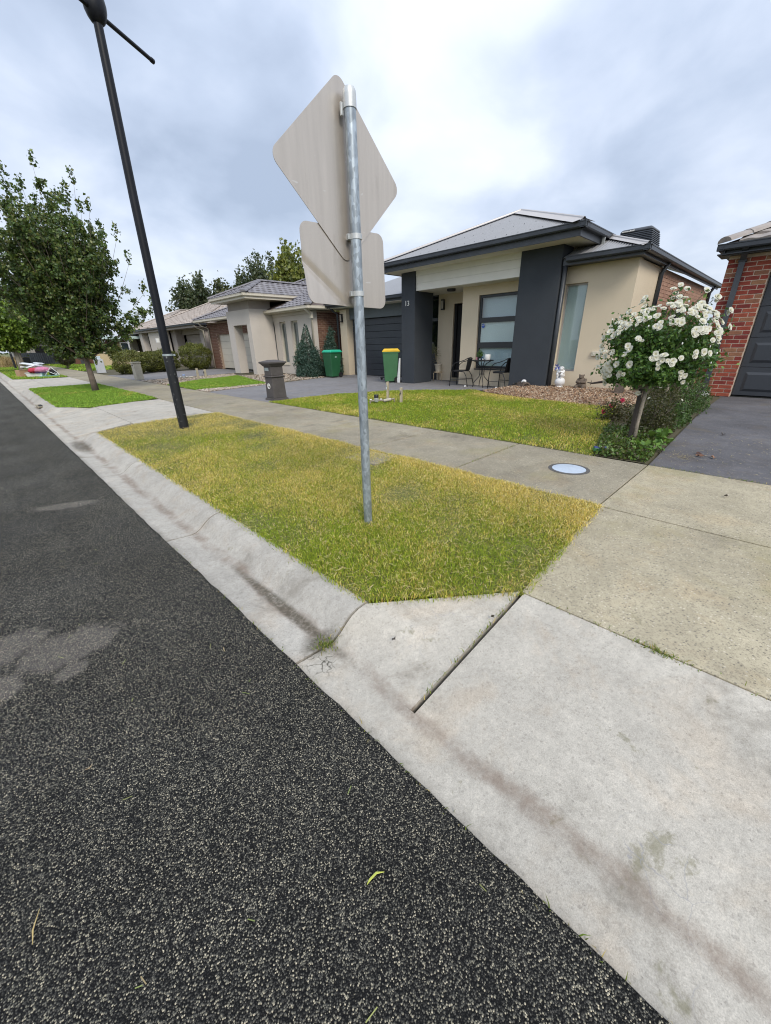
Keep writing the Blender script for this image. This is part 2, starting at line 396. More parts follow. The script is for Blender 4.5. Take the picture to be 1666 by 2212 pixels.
m.col(c).set(.5); M['wornblack'] = m.mat
M['galv'] = galv(); M['signback'] = signback()
M['zinc'] = basic('zinc_clamp', (.58, .60, .60), .45, .5)
M['strap'] = basic('steel_strap', (.42, .47, .48), .45, .6)
M['beige'] = basic('beige_render', (.66, .565, .425), .85, spec=.2, n1=(1.2, .05), n2=(140, .06), bump=(250, .25, .004))
M['charcoal'] = basic('charcoal_render', (.050, .057, .067), .8, spec=.25, n1=(1.5, .09), n2=(140, .10), bump=(200, .4, .006))
M['greige'] = basic('greige_render', (.56, .515, .465), .85, spec=.2, n1=(1.2, .05), n2=(120, .06), bump=(200, .25, .004))
M['taupe'] = basic('taupe_render', (.37, .33, .30), .85, spec=.2, n1=(1.2, .06), n2=(120, .06))
M['cream'] = basic('cream_paint', (.60, .55, .45), .5, n1=(2, .05), n2=None)
M['soffit'] = basic('soffit_paint', (.70, .66, .55), .8, spec=.2, n1=(1, .04), n2=None)
M['whiteboard'] = basic('white_cladding_paint', (.78, .76, .70), .6, n1=(2, .05), n2=None)
M['gutter'] = basic('dark_grey_gutter', (.035, .040, .048), .38, .1, .5, n1=(4, .25), n2=None)
M['fascia'] = basic('grey_fascia', (.060, .066, .076), .4, .1, .5, n1=(4, .2), n2=None)
M['lintel'] = basic('grey_lintel_sheet', (.115, .135, .145), .6, n1=(2, .06), n2=None)
M['gdoor'] = basic('dark_garage_door', (.048, .054, .064), .45, .1, .5, n1=(2, .08), n2=None)
M['zincroof'] = basic('grey_corrugated_steel', (.31, .31, .315), .42, .35, .5, n1=(.8, .06), n2=(30, .04))
M['ridgecap'] = basic('pale_ridge_flashing', (.50, .47, .45), .42, .3, .5, n1=(2, .06), n2=None)
M['frame'] = basic('charcoal_window_frame', (.030, .032, .036), .4, n1=None, n2=None)
M['creamframe'] = basic('cream_window_frame', (.62, .57, .47), .5, n1=None, n2=None)
M['glass'] = thin_glass('window_glass'); M['darkglass'] = thin_glass('dark_window_glass', (.45, .5, .52))
M['blind'] = basic('pale_roller_blind', (.70, .77, .78), .8, n1=(.8, .04), n2=None)
M['sheer'] = basic('blue_white_curtain', (.62, .70, .78), .8, n1=(.8, .05), n2=None)
M['curtain'] = basic('grey_curtain', (.20, .23, .26), .85, n1=(2, .1), n2=None)
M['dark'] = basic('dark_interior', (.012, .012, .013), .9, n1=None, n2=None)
M['doorblack'] = basic('black_front_door', (.010, .010, .011), .45, n1=None, n2=None)
M['metalblk'] = basic('black_powdercoat', (.012, .012, .014), .42, n1=None, n2=None)
m = NT('black_woven_wicker'); wv = m.n('ShaderNodeTexChecker'); wv.inputs['Scale'].default_value = 90; m.l(m.obj(), wv.inputs['Vector']); m.col((.012, .012, .014)).set(.6).bump(wv.outputs['Fac'], .8, .004); M['wicker'] = m.mat
M['binbody'] = basic('green_bin_plastic', (.045, .145, .060), .55, n1=(3, .12), n2=(40, .08))
M['binbody2'] = basic('deep_green_bin_plastic', (.018, .100, .040), .5, n1=(3, .15), n2=(40, .08))
M['lidg'] = basic('bright_green_lid', (.02, .42, .25), .45, n1=None, n2=None)
M['lidy'] = basic('yellow_lid', (.72, .47, .02), .5, n1=(6, .1), n2=None)
M['rubber'] = basic('black_rubber', (.012, .012, .012), .8, n1=None, n2=None)
M['white'] = basic('white_paint', (.76, .76, .74), .5, n1=(3, .05), n2=None)
M['statue'] = basic('white_statue_plaster', (.72, .72, .72), .6, n1=(6, .06), n2=None)
M['bear'] = basic('brown_stone_statue', (.13, .10, .075), .8, n1=(12, .3), n2=(80, .25), bump=(60, .5, .005))
M['timber'] = basic('weathered_timber', (.46, .40, .29), .85, n1=(6, .15), n2=(60, .15))
M['wood'] = basic('pale_wood', (.50, .40, .27), .7)
M['cardboard'] = basic('cardboard', (.42, .27, .16), .85, n1=(3, .1))
M['mortar'] = basic('pale_mortar', (.58, .46, .36), .95, n1=(6, .12), n2=(90, .15))
M['mortar_tan'] = basic('tan_mortar', (.40, .30, .23), .95, n1=(6, .12), n2=(90, .15))
def brickmat(name, c, c2): 
    m = NT(name); oi = m.n('ShaderNodeObjectInfo'); r = oi.outputs['Random']
    k = m.mix(m.rng(r, .1, .9, 0, 1, smooth=False), c, c2); k = m.vary(k, m.noise(14, 4, .6), .2); k = m.vary(k, m.noise(90, 3, .6), .22)
    m.col(k).set(.9, spec=.2); m.bump(m.noise(80, 4, .7), .5, .004); return m.mat
M['brick_red'] = [brickmat('red_brick', (.29, .062, .042), (.33, .09, .055)), brickmat('dark_red_brick', (.19, .040, .036), (.25, .055, .042)), brickmat('tan_brick', (.33, .17, .095), (.27, .12, .075))]
M['brick_pink'] = [brickmat('pink_brown_brick', (.40, .25, .185), (.46, .29, .22)), brickmat('pink_brick', (.43, .27, .20), (.37, .22, .17))]
M['brick_brown'] = [brickmat('brown_brick', (.155, .088, .060), (.20, .115, .08)), brickmat('red_brown_brick', (.175, .09, .062), (.14, .075, .055))]
def tilemat(name, c, c2):
    m = NT(name); oi = m.n('ShaderNodeObjectInfo'); k = m.mix(oi.outputs['Random'], c, c2); k = m.vary(k, m.noise(10, 4, .6), .15); m.col(k).set(.75, spec=.3); return m.mat
M['tile_grey'] = tilemat('blue_grey_roof_tile', (.19, .18, .195), (.25, .24, .25)); M['tile_brown'] = tilemat('tan_grey_roof_tile', (.36, .31, .27), (.43, .37, .32))
M['tile_r'] = tilemat('dusty_roof_tile', (.36, .32, .29), (.30, .27, .25)); M['bedding'] = basic('dark_tile_bedding', (.10, .075, .065), .9)
M['pitlid'] = basic('pale_blue_pit_lid', (.46, .53, .62), .5, n1=(8, .06), n2=(60, .08)); M['pitring'] = basic('dark_pit_ring', (.09, .085, .08), .8)
M['mailbox'] = basic('dark_brown_grey_precast', (.080, .071, .068), .8, n1=(5, .2), n2=(70, .2), bump=(60, .4, .004))
M['mailstone'] = basic('pale_precast', (.42, .39, .32), .85, n1=(5, .12), n2=(70, .12)); M['mailgrey'] = basic('pale_grey_box', (.48, .50, .53), .6)
M['rust'] = basic('rusty_steel', (.30, .095, .05), .85, n1=(20, .4)); M['dkwood'] = basic('dark_stained_timber', (.035, .028, .024), .7)
M['terracotta'] = basic('cream_pot', (.52, .47, .38), .7); M['steelblue'] = basic('teal_plastic', (.10, .42, .45), .5)
M['stone'] = attr_mat('stones', .85, 0, .2)
# ------------------------------------------------------------------ scatter helpers
def inpoly(x, y, poly):
    c = np.zeros(len(x), dtype=bool); j = len(poly)-1
    for i in range(len(poly)):
        xi, yi = poly[i]; xj, yj = poly[j]
        c ^= ((yi > y) != (yj > y)) & (x < (xj-xi)*(y-yi)/((yj-yi) or 1e-9)+xi); j = i
    return c
def sample(poly, n):
    p = np.array(poly); lo, hi = p.min(0), p.max(0); out = np.zeros((0, 2))
    while len(out) < n:
        q = RNG.uniform(lo, hi, (n*2, 2)); out = np.vstack([out, q[inpoly(q[:, 0], q[:, 1], poly)]])
    return out[:n]
def vnoise(x, y, s, seed=0):
    r = np.random.default_rng(seed); v = np.zeros_like(x)
    for k in range(7):
        a = r.uniform(0, 6.28); f = s*r.uniform(.5, 2.2); v += np.sin((x*math.cos(a)+y*math.sin(a))*f+r.uniform(0, 6.28))
    return v/7*1.6
def blades(P, z, h, w, cols, lean=(.2, 1.1)):
    n = len(P); a = RNG.uniform(0, 2*np.pi, n); hh = h*RNG.uniform(.5, 1.35, n); le = RNG.uniform(*lean, n)*hh
    fx, fy = np.cos(a), np.sin(a); b = RNG.uniform(0, 2*np.pi, n); wx, wy = np.cos(b)*w/2, np.sin(b)*w/2
    ww = RNG.uniform(.6, 1.3, n); wx = wx*ww; wy = wy*ww
    v = np.zeros((n, 5, 3)); x, y = P[:, 0], P[:, 1]
    v[:, 0] = np.c_[x-wx, y-wy, z]; v[:, 1] = np.c_[x+wx, y+wy, z]
    mx, my, mz = x+fx*le*.35, y+fy*le*.35, z+hh*.6
    v[:, 2] = np.c_[mx-wx*.8, my-wy*.8, mz]; v[:, 3] = np.c_[mx+wx*.8, my+wy*.8, mz]
    tz = z+np.maximum(hh*(1-.25*le/hh), .25*hh)
    v[:, 4] = np.c_[x+fx*le, y+fy*le, tz]
    i = np.arange(n)*5
    q = np.c_[i, i+1, i+3, i+2]; t = np.c_[i+2, i+3, i+4]
    return v.reshape(-1, 3), q, t, np.repeat(cols, 5, axis=0)
GREEN = np.array([(.25, .35, .028), (.33, .42, .038), (.40, .43, .045), (.18, .26, .025)])
STRAW = np.array([(.72, .57, .18), (.82, .68, .28), (.66, .47, .12), (.62, .53, .11)])
FRESH = np.array([(.20, .36, .045), (.26, .43, .055), (.31, .46, .065), (.16, .29, .035)])
def grass(name, poly, n, h, w, straw=None, fresh=0., z=0.0, near=None, dry=0.):
    P = sample(poly, n)
    if near is not None:   # denser towards the near end
        P = np.vstack([P, near])
    P = P+RNG.normal(0, .016, P.shape)
    n = len(P); x, y = P[:, 0], P[:, 1]
    s = straw(x, y) if straw else np.full(n, dry)
    s = np.clip(s+.24*vnoise(x, y, 3.1, 3)+.20*vnoise(x, y, 11, 5), .0, .96)
    isS = RNG.random(n) < s
    g = np.where((RNG.random(n) < fresh)[:, None], FRESH[RNG.integers(0, 4, n)], GREEN[RNG.integers(0, 4, n)])
    # in the dry parts the living blades are yellower too
    g = g*(1-.5*s[:, None])+np.array([.44, .38, .07])*.5*s[:, None]
    c = np.where(isS[:, None], STRAW[RNG.integers(0, 4, n)], g)*RNG.uniform(.55, 1.5, n)[:, None]
    zz = z+.012*vnoise(x, y, 5, 8)
    v, q, t, cc = blades(P, zz, h, w, c)
    return tag(np_mesh(name, v, [q, t], M['grass'], cc), kind='stuff')
def sheet(name, poly, z, mat, kind='structure', parent=None):
    b = MB(); b.add([(x, y, z) for x, y in poly], [tuple(range(len(poly)))]); return tag(b.build(name, mat, parent), kind=kind)
def rocks(name, P, z, size, pal, mat, flat=.6, parent=None, lift=.3):
    n = len(P); s = size*RNG.uniform(.5, 1.4, n); base = np.array([(1, 0, 0), (-1, 0, 0), (0, 1, 0), (0, -1, 0), (0, 0, 1), (0, 0, -1)], dtype=float)
    v = base[None]*np.array([1., .7, flat])*RNG.uniform(.6, 1.2, (n, 6, 1)); v = v+RNG.normal(0, .16, v.shape)
    a = RNG.uniform(0, 6.28, n); ca, sa = np.cos(a), np.sin(a); tl = RNG.normal(0, .35, n)
    v[:, :, 2] += v[:, :, 0]*tl[:, None]
    vx = v[:, :, 0]*ca[:, None]-v[:, :, 1]*sa[:, None]; vy = v[:, :, 0]*sa[:, None]+v[:, :, 1]*ca[:, None]
    o = np.stack([vx*s[:, None]/2+P[:, :1], vy*s[:, None]/2+P[:, 1:2], v[:, :, 2]*s[:, None]/2+(z+s*lift*flat)[:, None]], axis=2)
    f = np.array([(0, 2, 4), (2, 1, 4), (1, 3, 4), (3, 0, 4), (2, 0, 5), (1, 2, 5), (3, 1, 5), (0, 3, 5)])
    F = (f[None]+np.arange(n)[:, None, None]*6).reshape(-1, 3)
    pal = np.array(pal); c = pal[RNG.integers(0, len(pal), n)]*RNG.uniform(.65, 1.25, n)[:, None]
    return tag(np_mesh(name, o.reshape(-1, 3), [F], mat, np.repeat(c, 6, axis=0), parent), kind='stuff')
def leaf_np(P, size, cols, aspect=.6, droop=0., nrm=None, fold=.18):
    n = len(P); size = np.broadcast_to(size, (n,))*RNG.uniform(.7, 1.3, n)
    d = RNG.normal(0, 1, (n, 3)); d[:, 2] -= droop; d /= np.linalg.norm(d, axis=1)[:, None]
    k = RNG.normal(0, 1, (n, 3))
    if nrm is not None: k = k*.6+nrm*1.2
    s = np.cross(d, k); s /= np.linalg.norm(s, axis=1)[:, None]+1e-9; u = np.cross(s, d)
    L = size[:, None]; v = np.zeros((n, 4, 3))
    v[:, 0] = P-d*L*.5; v[:, 2] = P+d*L*.5
    v[:, 1] = P-d*L*.05+s*L*aspect*.5+u*L*fold; v[:, 3] = P-d*L*.05-s*L*aspect*.5+u*L*fold
    i = np.arange(n)*4
    F = np.vstack([np.c_[i, i+1, i+2], np.c_[i, i+2, i+3]])
    return v.reshape(-1, 3), F, np.repeat(cols, 4, axis=0)
def pick(pal, n, j=.3):
    pal = np.array(pal); return pal[RNG.integers(0, len(pal), n)]*RNG.uniform(1-j, 1+j, n)[:, None]
def make_tree(name, label, base, trunk_h, crown, nlimb, ntwig, nleaf, lsize, pal, r0, sd, bark='bark', group=None, cat='tree', up=.6, aspect=.7, droop=.3, tip=.06, extra=(), lean=(0, 0), twl=.28, seed=1, trunk_name='trunk', inner=.35):
    t = thing(name, label, cat, base, 0, group); rnd = random.Random(seed)
    b = MB(); top = Vector((lean[0], lean[1], trunk_h))
    zmax = max(c[2]+c[5] for c in crown)
    lead = [Vector((0, 0, -.03)), Vector((lean[0]*.4, lean[1]*.4, trunk_h*.5)), top, Vector((lean[0]*1.3, lean[1]*1.3, trunk_h+(zmax-trunk_h)*.35))]
    b.tube(lead, [r0*1.25, r0, r0*.85, r0*.45], 9)
    pts = []; vol = [c[3]*c[4]*c[5] for c in crown]
    ends = []
    for i in range(nlimb):
        c = rnd.choices(crown, vol)[0]
        while True:
            q = Vector((rnd.gauss(0, 1), rnd.gauss(0, 1), rnd.gauss(0, 1))).normalized()
            if q.z > -.75: break
        q *= rnd.uniform(inner, 1.) ** .5
        ends.append(Vector((c[0]+q.x*c[3], c[1]+q.y*c[4], c[2]+q.z*c[5])))
    ends += [Vector(e) for e in extra]
    for e in ends:
        h = rnd.uniform(0, .9); st = lead[2].lerp(lead[3], h*h)
        if e.z < st.z: st = lead[2]
        ctrl = st.lerp(e, .5)+Vector((0, 0, -up*(e-st).length*.18)) if e.z > st.z+.4 else st.lerp(e, .5)+Vector((0, 0, up*.2))
        path = [st.lerp(ctrl, s).lerp(ctrl.lerp(e, s), s) for s in (0, .25, .5, .75, 1)]
        b.tube(path, [r0*.30, r0*.20, r0*.13, r0*.08, r0*.03], 5, caps=False)
        L = (e-st).length
        for k in range(ntwig):
            s = rnd.uniform(.30, 1.0); a = st.lerp(ctrl, s).lerp(ctrl.lerp(e, s), s)
            dr = Vector((rnd.gauss(0, 1), rnd.gauss(0, 1), rnd.gauss(.5, .8))).normalized()*rnd.uniform(.4, 1)*twl
            for _ in range(nleaf):
                f = rnd.random(); p = a+dr*f; pts.append((p.x, p.y, p.z))
            if lsize < .12 and k % 3 == 0: b.tube([a, a+dr], [r0*.06, r0*.03], 3, caps=False)
        for _ in range(nleaf):
            f = rnd.random(); p = e+Vector((0, 0, f*twl*.9)); pts.append((p.x, p.y, p.z))
    b.build(trunk_name, M[bark], t, smooth=True)
    P = np.array(pts)+RNG.normal(0, sd, (len(pts), 3))
    v, F, c = leaf_np(P, lsize, pick(pal, len(P)), aspect, droop)
    o = np_mesh('crown', v, [F], M['leaf'], c); o.parent = t
    return t
def shell_shrub(name, label, base, rad, n, lsize, pal, cat='shrub', group=None, cz=None, lump=.20, aspect=.5, core=True, stem=True, seed=3, flat=0.):
    t = thing(name, label, cat, base, 0, group)
    cz = rad[2] if cz is None else cz
    d = RNG.normal(0, 1, (n, 3)); d /= np.linalg.norm(d, axis=1)[:, None]
    if flat: d[:, 2] = np.sign(d[:, 2])*np.abs(d[:, 2])**flat
    r = 1-np.abs(RNG.normal(0, .13, n)); r *= 1+lump*(vnoise(d[:, 0]*3+seed, d[:, 1]*3+d[:, 2]*4, 1.6, seed))
    P = d*r[:, None]*np.array(rad)+RNG.normal(0, .035, (n, 3))*(RNG.random(n) < .25)[:, None]; P[:, 2] += cz; P[:, 2] = np.maximum(P[:, 2], .03)
    v, F, c = leaf_np(P, lsize, pick(pal, n), aspect, 0, d)
    o = np_mesh('foliage', v, [F], M['leaf'], c); o.parent = t
    b = MB(); rn = random.Random(seed)
    for k in range(9):
        a = rn.uniform(0, 6.28); q = rn.uniform(.3, .75)
        b.tube([(math.cos(a)*.04, math.sin(a)*.04, 0), (math.cos(a)*rad[0]*q*.5, math.sin(a)*rad[1]*q*.5, cz*.7), (math.cos(a)*rad[0]*q, math.sin(a)*rad[1]*q, cz+rad[2]*.4)], [.018, .013, .006], 5, caps=False)
    b.build('stem', M['bark'], t, smooth=True)
    return t
def cone_shrub(name, label, base, H, r, n, lsize, pal, group=None, seed=2):
    t = thing(name, label, 'conifer', base, 0, group)
    z = 1-np.sqrt(RNG.random(n)); a = RNG.uniform(0, 6.28, n)
    nl = 46; lz = 1-np.sqrt(RNG.random(nl)); la = RNG.uniform(0, 6.28, nl); lr = RNG.uniform(.10, .24, nl)*r/.6
    k = RNG.integers(0, nl, n); d = RNG.normal(0, 1, (n, 3)); d /= np.linalg.norm(d, axis=1)[:, None]
    R0 = r*(1-lz)**.8; cx = np.c_[np.cos(la)*R0*.82, np.sin(la)*R0*.82, .08+lz*(H*.93-.08)]
    P = cx[k]+d*lr[k][:, None]*(.55+.55*RNG.random(n))[:, None]*np.array([1, 1, 1.35])
    m_ = RNG.random(n) < .35; q = r*.85*(1-z)**.85*(1+.25*vnoise(a*1.5, z*9, 2.2, seed)); P[m_] = np.c_[np.cos(a)*q, np.sin(a)*q, .05+z*(H-.05)][m_]; P[:, 2] = np.maximum(P[:, 2], .02)
    nr = np.c_[np.cos(a), np.sin(a), np.full(n, .5)]
    v, F, c = leaf_np(P, lsize, pick(pal, n, .35), .38, -.4, nr)
    o = np_mesh('foliage', v, [F], M['leaf'], c); o.parent = t
    b = MB(); b.tube([(0, 0, 0), (0, 0, H*.85)], [.05, .012], 7)
    rn = random.Random(seed)
    for k in range(30):
        zz = rn.uniform(.08, .8)*H; q = rn.uniform(0, 6.28); L = r*(1-zz/H)*.8
        b.tube([(0, 0, zz), (math.cos(q)*L, math.sin(q)*L, zz+.12)], [.012, .004], 4, caps=False)
    b.build('trunk', M['bark'], t)
    return t
# ------------------------------------------------------------------ GROUND AND STREET
gx = [-400, -8.5, -7.0]
b = MB(); b.quad((-600, -600, -.30), (600, -600, -.30), (600, 600, -.30), (-600, 600, -.30)); tag(b.build('ground', M['ground']), kind='structure')
sheet('front_yard', [(4.84, -30), (60, -30), (60, 140), (4.84, 140)], -.022, M['soil'])
# road with a slight crown; ragged edge against the channel
b = MB(); ys = list(np.arange(-4, 12, .08))+list(np.arange(12, 60, 1.))+list(np.arange(60, 260, 20)); ys = [-30., -12.]+ys
rr = random.Random(4); vs = []; 
prof = [(-7.4, -.17), (-5.6, -.09), (-3.4, -.045), (-1.5, -.055), (0, -.088)]
for y in ys:
    for x, z in prof: vs.append((x, y, z))
    vs.append((.615, y, -.097)); vs.append((.646+rr.uniform(-.004, .004)+.003*math.sin(y*1.3), y, -.099)); vs.append((.655, y, -.125))
k = len(prof)+3; b.add(vs, [(i*k+j, i*k+j+1, (i+1)*k+j+1, (i+1)*k+j) for i in range(len(ys)-1) for j in range(k-1)])
tag(b.build('road', M['asphalt'], smooth=True), kind='structure')
sheet('opposite_verge', [(-60, -30), (-7.2, -30), (-7.2, 260), (-60, 260)], -.12, M['turf'])
# joint bed below all concrete
sheet('paving_bed', [(.66, -8), (4.86, -8), (4.86, 70), (.66, 70)], -.150, M['joint'])
sheet('slab_bed', [(1.745, -8), (4.86, -8), (4.86, 70), (1.745, 70)], -.028, M['joint'])
# kerb and channel in cast lengths
KP = [(.640, -.150), (.640, -.104), (.74, -.111), (.835, -.118), (.872, -.112), (.915, -.088), (.960, -.050), (1.0, -.022), (1.045, -.006), (1.10, 0), (1.135, -.004), (1.14, -.15)]
kerb = bpy.data.objects.new('kerb_and_channel', None); COL.objects.link(kerb); tag(kerb, kind='structure')
def kseg(y0, y1):
    b = MB(); m = max(1, int((y1-y0)/.6)); n = len(KP)
    vs = [(x, y0+(y1-y0)*i/m, z) for i in range(m+1) for x, z in KP]
    b.add(vs, [(i*n+j, i*n+(j+1), (i+1)*n+(j+1), (i+1)*n+j) for i in range(m) for j in range(n-1)]+[tuple(range(n)), tuple(m*n+j for j in range(n))[::-1]])
    b.build('kerb_segment', M['kerb'], kerb, smooth='auto')
J = .015
ends = [1.29, 3.10, 5.45, 8.05]
for a, c in zip(ends[:-1], ends[1:]): kseg(a+J/2, c-J/2)
ends = [12.55, 14.9, 17.3, 19.75]
for a, c in zip(ends[:-1], ends[1:]): kseg(a+J/2, c-J/2)
ends = [27.4+2.5*i for i in range(16)]
for a, c in zip(ends[:-1], ends[1:]): kseg(a+J/2, c-J/2)
def ramp(x, xt):   # apron cross-fall from channel to the back
    if x <= .835: return None
    return -.118+.118*min(1, (x-.835)/(xt-.835))
cross = bpy.data.objects.new('driveway_crossover', None); COL.objects.link(cross); tag(cross, kind='structure')
def pan(y0, y1, joints=()):
    e = [y0]+list(joints)+[y1]
    for a, c in zip(e[:-1], e[1:]):
        b = MB(); b.prism([(.640, -.15), (.640, -.104), (.74, -.111), (.848, -.1165), (.848, -.15)], 'y', a+J/2, c-J/2); b.build('channel_length', M['apron'], cross)
def lerp(a, b, t): return a+(b-a)*t
def wing(yk, yt, xt=1.76):
    """flared end between full kerb (at yk) and flat apron (at yt)"""
    b = MB(); NU, NT = 12, 10; vs = []
    kx = [(p[0], p[1]) for p in KP[3:10]]
    sgn = 1 if yk > yt else -1
    for i in range(NT+1):
        t = i/NT
        for j in range(NU+1):
            s = j/NU
            # kerb profile sampled at s
            f = s*(len(kx)-1); a = min(int(f), len(kx)-2); w = f-a
            x0 = lerp(kx[a][0], kx[a+1][0], w); z0 = lerp(kx[a][1], kx[a+1][1], w)
            x1 = lerp(.85, xt, s); z1 = -.118+.118*s
            y0 = yk; y1 = yt
            # gutter side runs straight, the back edge runs diagonally to (xt, yt)
            vs.append((lerp(x0, x1, t), lerp(yk, yt, t)-sgn*J/2*(1-2*t), lerp(z0, z1, t)))
    n = NU+1
    b.add(vs, [(i*n+j, i*n+j+1, (i+1)*n+j+1, (i+1)*n+j) for i in range(NT) for j in range(NU)])
    # skirt so that the joint has depth
    for i in (0, NT):
        row = vs[i*n:(i+1)*n]; lo = [(x, y, -.16) for x, y, z in row]
        b.add(row+lo, [(j, j+1, n+j+1, n+j) for j in range(NU)])
    row = [vs[i*n+NU] for i in range(NT+1)]; lo = [(x, y, -.1) for x, y, z in row]; b.add(row+lo, [(j, j+1, NT+1+j+1, NT+1+j) for j in range(NT)])
    b.build('apron_wing', M['apron'], cross, smooth='auto')
def apron(y0, y1, xt=1.76):
    b = MB(); b.prism([(.8482, -.16), (.8482, -.1166), (.95, -.103), (xt-.001, -.002), (xt-.001, -.16)], 'y', y0+J/2, y1-J/2); b.build('apron_slab', M['apron'], cross)
def slab(name, parent, mat, x0, x1, y0, y1, g=.010, z=0.0):
    b = MB(); b.box((x0+g/2, y0+g/2, -.10), (x1-g/2, y1-g/2, z)); return b.build(name, mat, parent, bevel=.004)
# near crossover (in front of the brick house)
pan(-5, 1.29, ()); wing(1.29, .735); apron(-5, .725)
b = MB(); b.prism([(1.768, -1.895), (3.312, -1.895), (3.312, .845), (1.768, .735)], 'z', -.10, 0); b.build('crossover_slab', M['cross'], cross, bevel=.004); slab('crossover_slab', cross, M['cross'], 1.765, 3.315, -5, -1.9)
slab('crossover_slab', cross, M['cross'], 3.325, 4.87, -2.0, .845); slab('crossover_slab', cross, M['cross'], 3.325, 4.87, -5, -2.0)
# crossover of the grey house
pan(8.05, 12.55, (10.2,)); wing(8.05, 8.55); wing(12.55, 11.75); apron(8.55, 10.15); apron(10.15, 11.75)
slab('crossover_slab', cross, M['apron'], 1.765, 3.315, 8.45, 10.2); slab('crossover_slab', cross, M['apron'], 1.765, 3.315, 10.2, 12.1)
pan(19.75, 27.4, (22.3, 24.8)); wing(19.75, 20.2); wing(27.4, 26.8); apron(20.2, 23.5); apron(23.5, 26.8)
slab('crossover_slab', cross, M['apron'], 1.765, 3.315, 20.0, 23.3); slab('crossover_slab', cross, M['apron'], 1.765, 3.315, 23.3, 26.6)
path = bpy.data.objects.new('footpath', None); COL.objects.link(path); tag(path, kind='structure')
yy = [.845, 2.35, 3.76, 5.25, 6.70, 8.15, 9.6, 11.05, 12.5, 14, 15.5, 17, 18.5, 20]+[20+1.6*i for i in range(1, 22)]
for a, c in zip(yy[:-1], yy[1:]): slab('paving_slab', path, M['path'] if not (9 < a < 12) else M['path'], 3.325, 4.87, a, c, g=.013)
# round pit lid set in the footpath
t = thing('pit_cover', 'round pale blue pit lid set into the footpath', 'pit lid', (4.17, 1.42, 0))
b = MB(); b.lathe([(.205, -.02), (.205, .003), (.19, .006), (.172, .006), (.172, -.02)], n=40); b.build('rim', M['pitring'], t, smooth='auto')
b = MB(); b.lathe([(.168, -.02), (.168, .005), (.155, .008), (0.001, .009)], n=40); b.build('lid', M['pitlid'], t, smooth='auto')
t = thing('pit_cover', 'square concrete pit cover sunk in the dry verge grass', 'pit lid', (3.08, 3.35, 0), .08)
b = MB(); b.box((-.21, -.25, -.05), (.21, .25, .012)); b.build('lid', M['path'], t, bevel=.008)
b = MB(); b.add([(-.235, -.275, -.02), (.235, -.275, -.02), (.235, .275, -.02), (-.235, .275, -.02), (-.235, -.275, .008), (.235, -.275, .008), (.235, .275, .008), (-.235, .275, .008),
   (-.215, -.255, .008), (.215, -.255, .008), (.215, .255, .008), (-.215, .255, .008)], [(4, 5, 9, 8), (5, 6, 10, 9), (6, 7, 11, 10), (7, 4, 8, 11), (0, 1, 5, 4), (1, 2, 6, 5), (2, 3, 7, 6), (3, 0, 4, 7)]); b.build('rim', M['pitring'], t)
# drain inlet in the far channel
t = thing('kerb_drain', 'dark stormwater opening in the kerb near the street tree', 'drain', (.93, 14.0, -.06))
b = MB(); b.box((-.10, -.35, -.02), (.10, .35, .0)); b.build('rim', M['path'], t, bevel=.01); b = MB(); b.box((-.05, -.22, -.01), (.05, .22, .006)); b.build('grate', M['dark'], t)
# driveways
DR13 = [(4.88, 9.02), (6.2, 9.05), (7.3, 8.75), (8.66, 7.99), (9.4, 7.0), (10.0, 6.0), (10.5, 5.45), (11.2, 5.45), (11.2, 7.7), (12.0, 7.7), (12.0, 10.0), (12.2, 10.0), (12.2, 14.2), (10.2, 14.0), (4.88, 12.76)]
sheet('house_driveway', DR13, -.004, M['drive13'])
sheet('brick_house_driveway', [(4.88, -6), (12.0, -6), (12.0, 1.05), (8.6, .98), (4.88, .84)], -.004, M['driveR'])
sheet('tiled_house_driveway', [(4.88, 20.2), (11.0, 21.2), (11.0, 26.2), (4.88, 26.2)], -.004, M['drive13'])
# weeds and moss in the joints
P = np.vstack([np.c_[1.762+RNG.normal(0, .012, 150), RNG.normal(.1, .05, 150)], np.c_[1.765+RNG.normal(0, .014, 240), RNG.normal(-.62, .09, 240)], np.c_[.83+RNG.normal(0, .03, 130), 1.29+RNG.normal(0, .03, 130)],
               np.c_[RNG.uniform(.9, 1.75, 90), .73+RNG.normal(0, .007, 90)], np.c_[1.765+RNG.normal(0, .012, 160), RNG.uniform(-1.2, .6, 160)], np.c_[4.875+RNG.normal(0, .012, 260), RNG.uniform(-.8, .8, 260)], np.c_[RNG.uniform(3.4, 4.85, 150), 2.35+RNG.normal(0, .012, 150)],
               np.c_[RNG.uniform(.93, 1.1, 60), 1.29+RNG.normal(0, .008, 60)], np.c_[.645+RNG.normal(0, .008, 120), RNG.uniform(-.3, 3, 120)]])
zz = np.where(P[:, 0] < .9, -.11, np.where(P[:, 0] < 1.7, -.10+.11*(P[:, 0]-.85)/.9, -.01))
v, q, tt, cc = blades(P, zz, .026, .004, pick([(.16, .24, .03), (.22, .26, .05), (.40, .32, .12), (.12, .16, .03)], len(P)))
tag(np_mesh('joint_weeds', v, [q, tt], M['grass'], cc), kind='stuff')
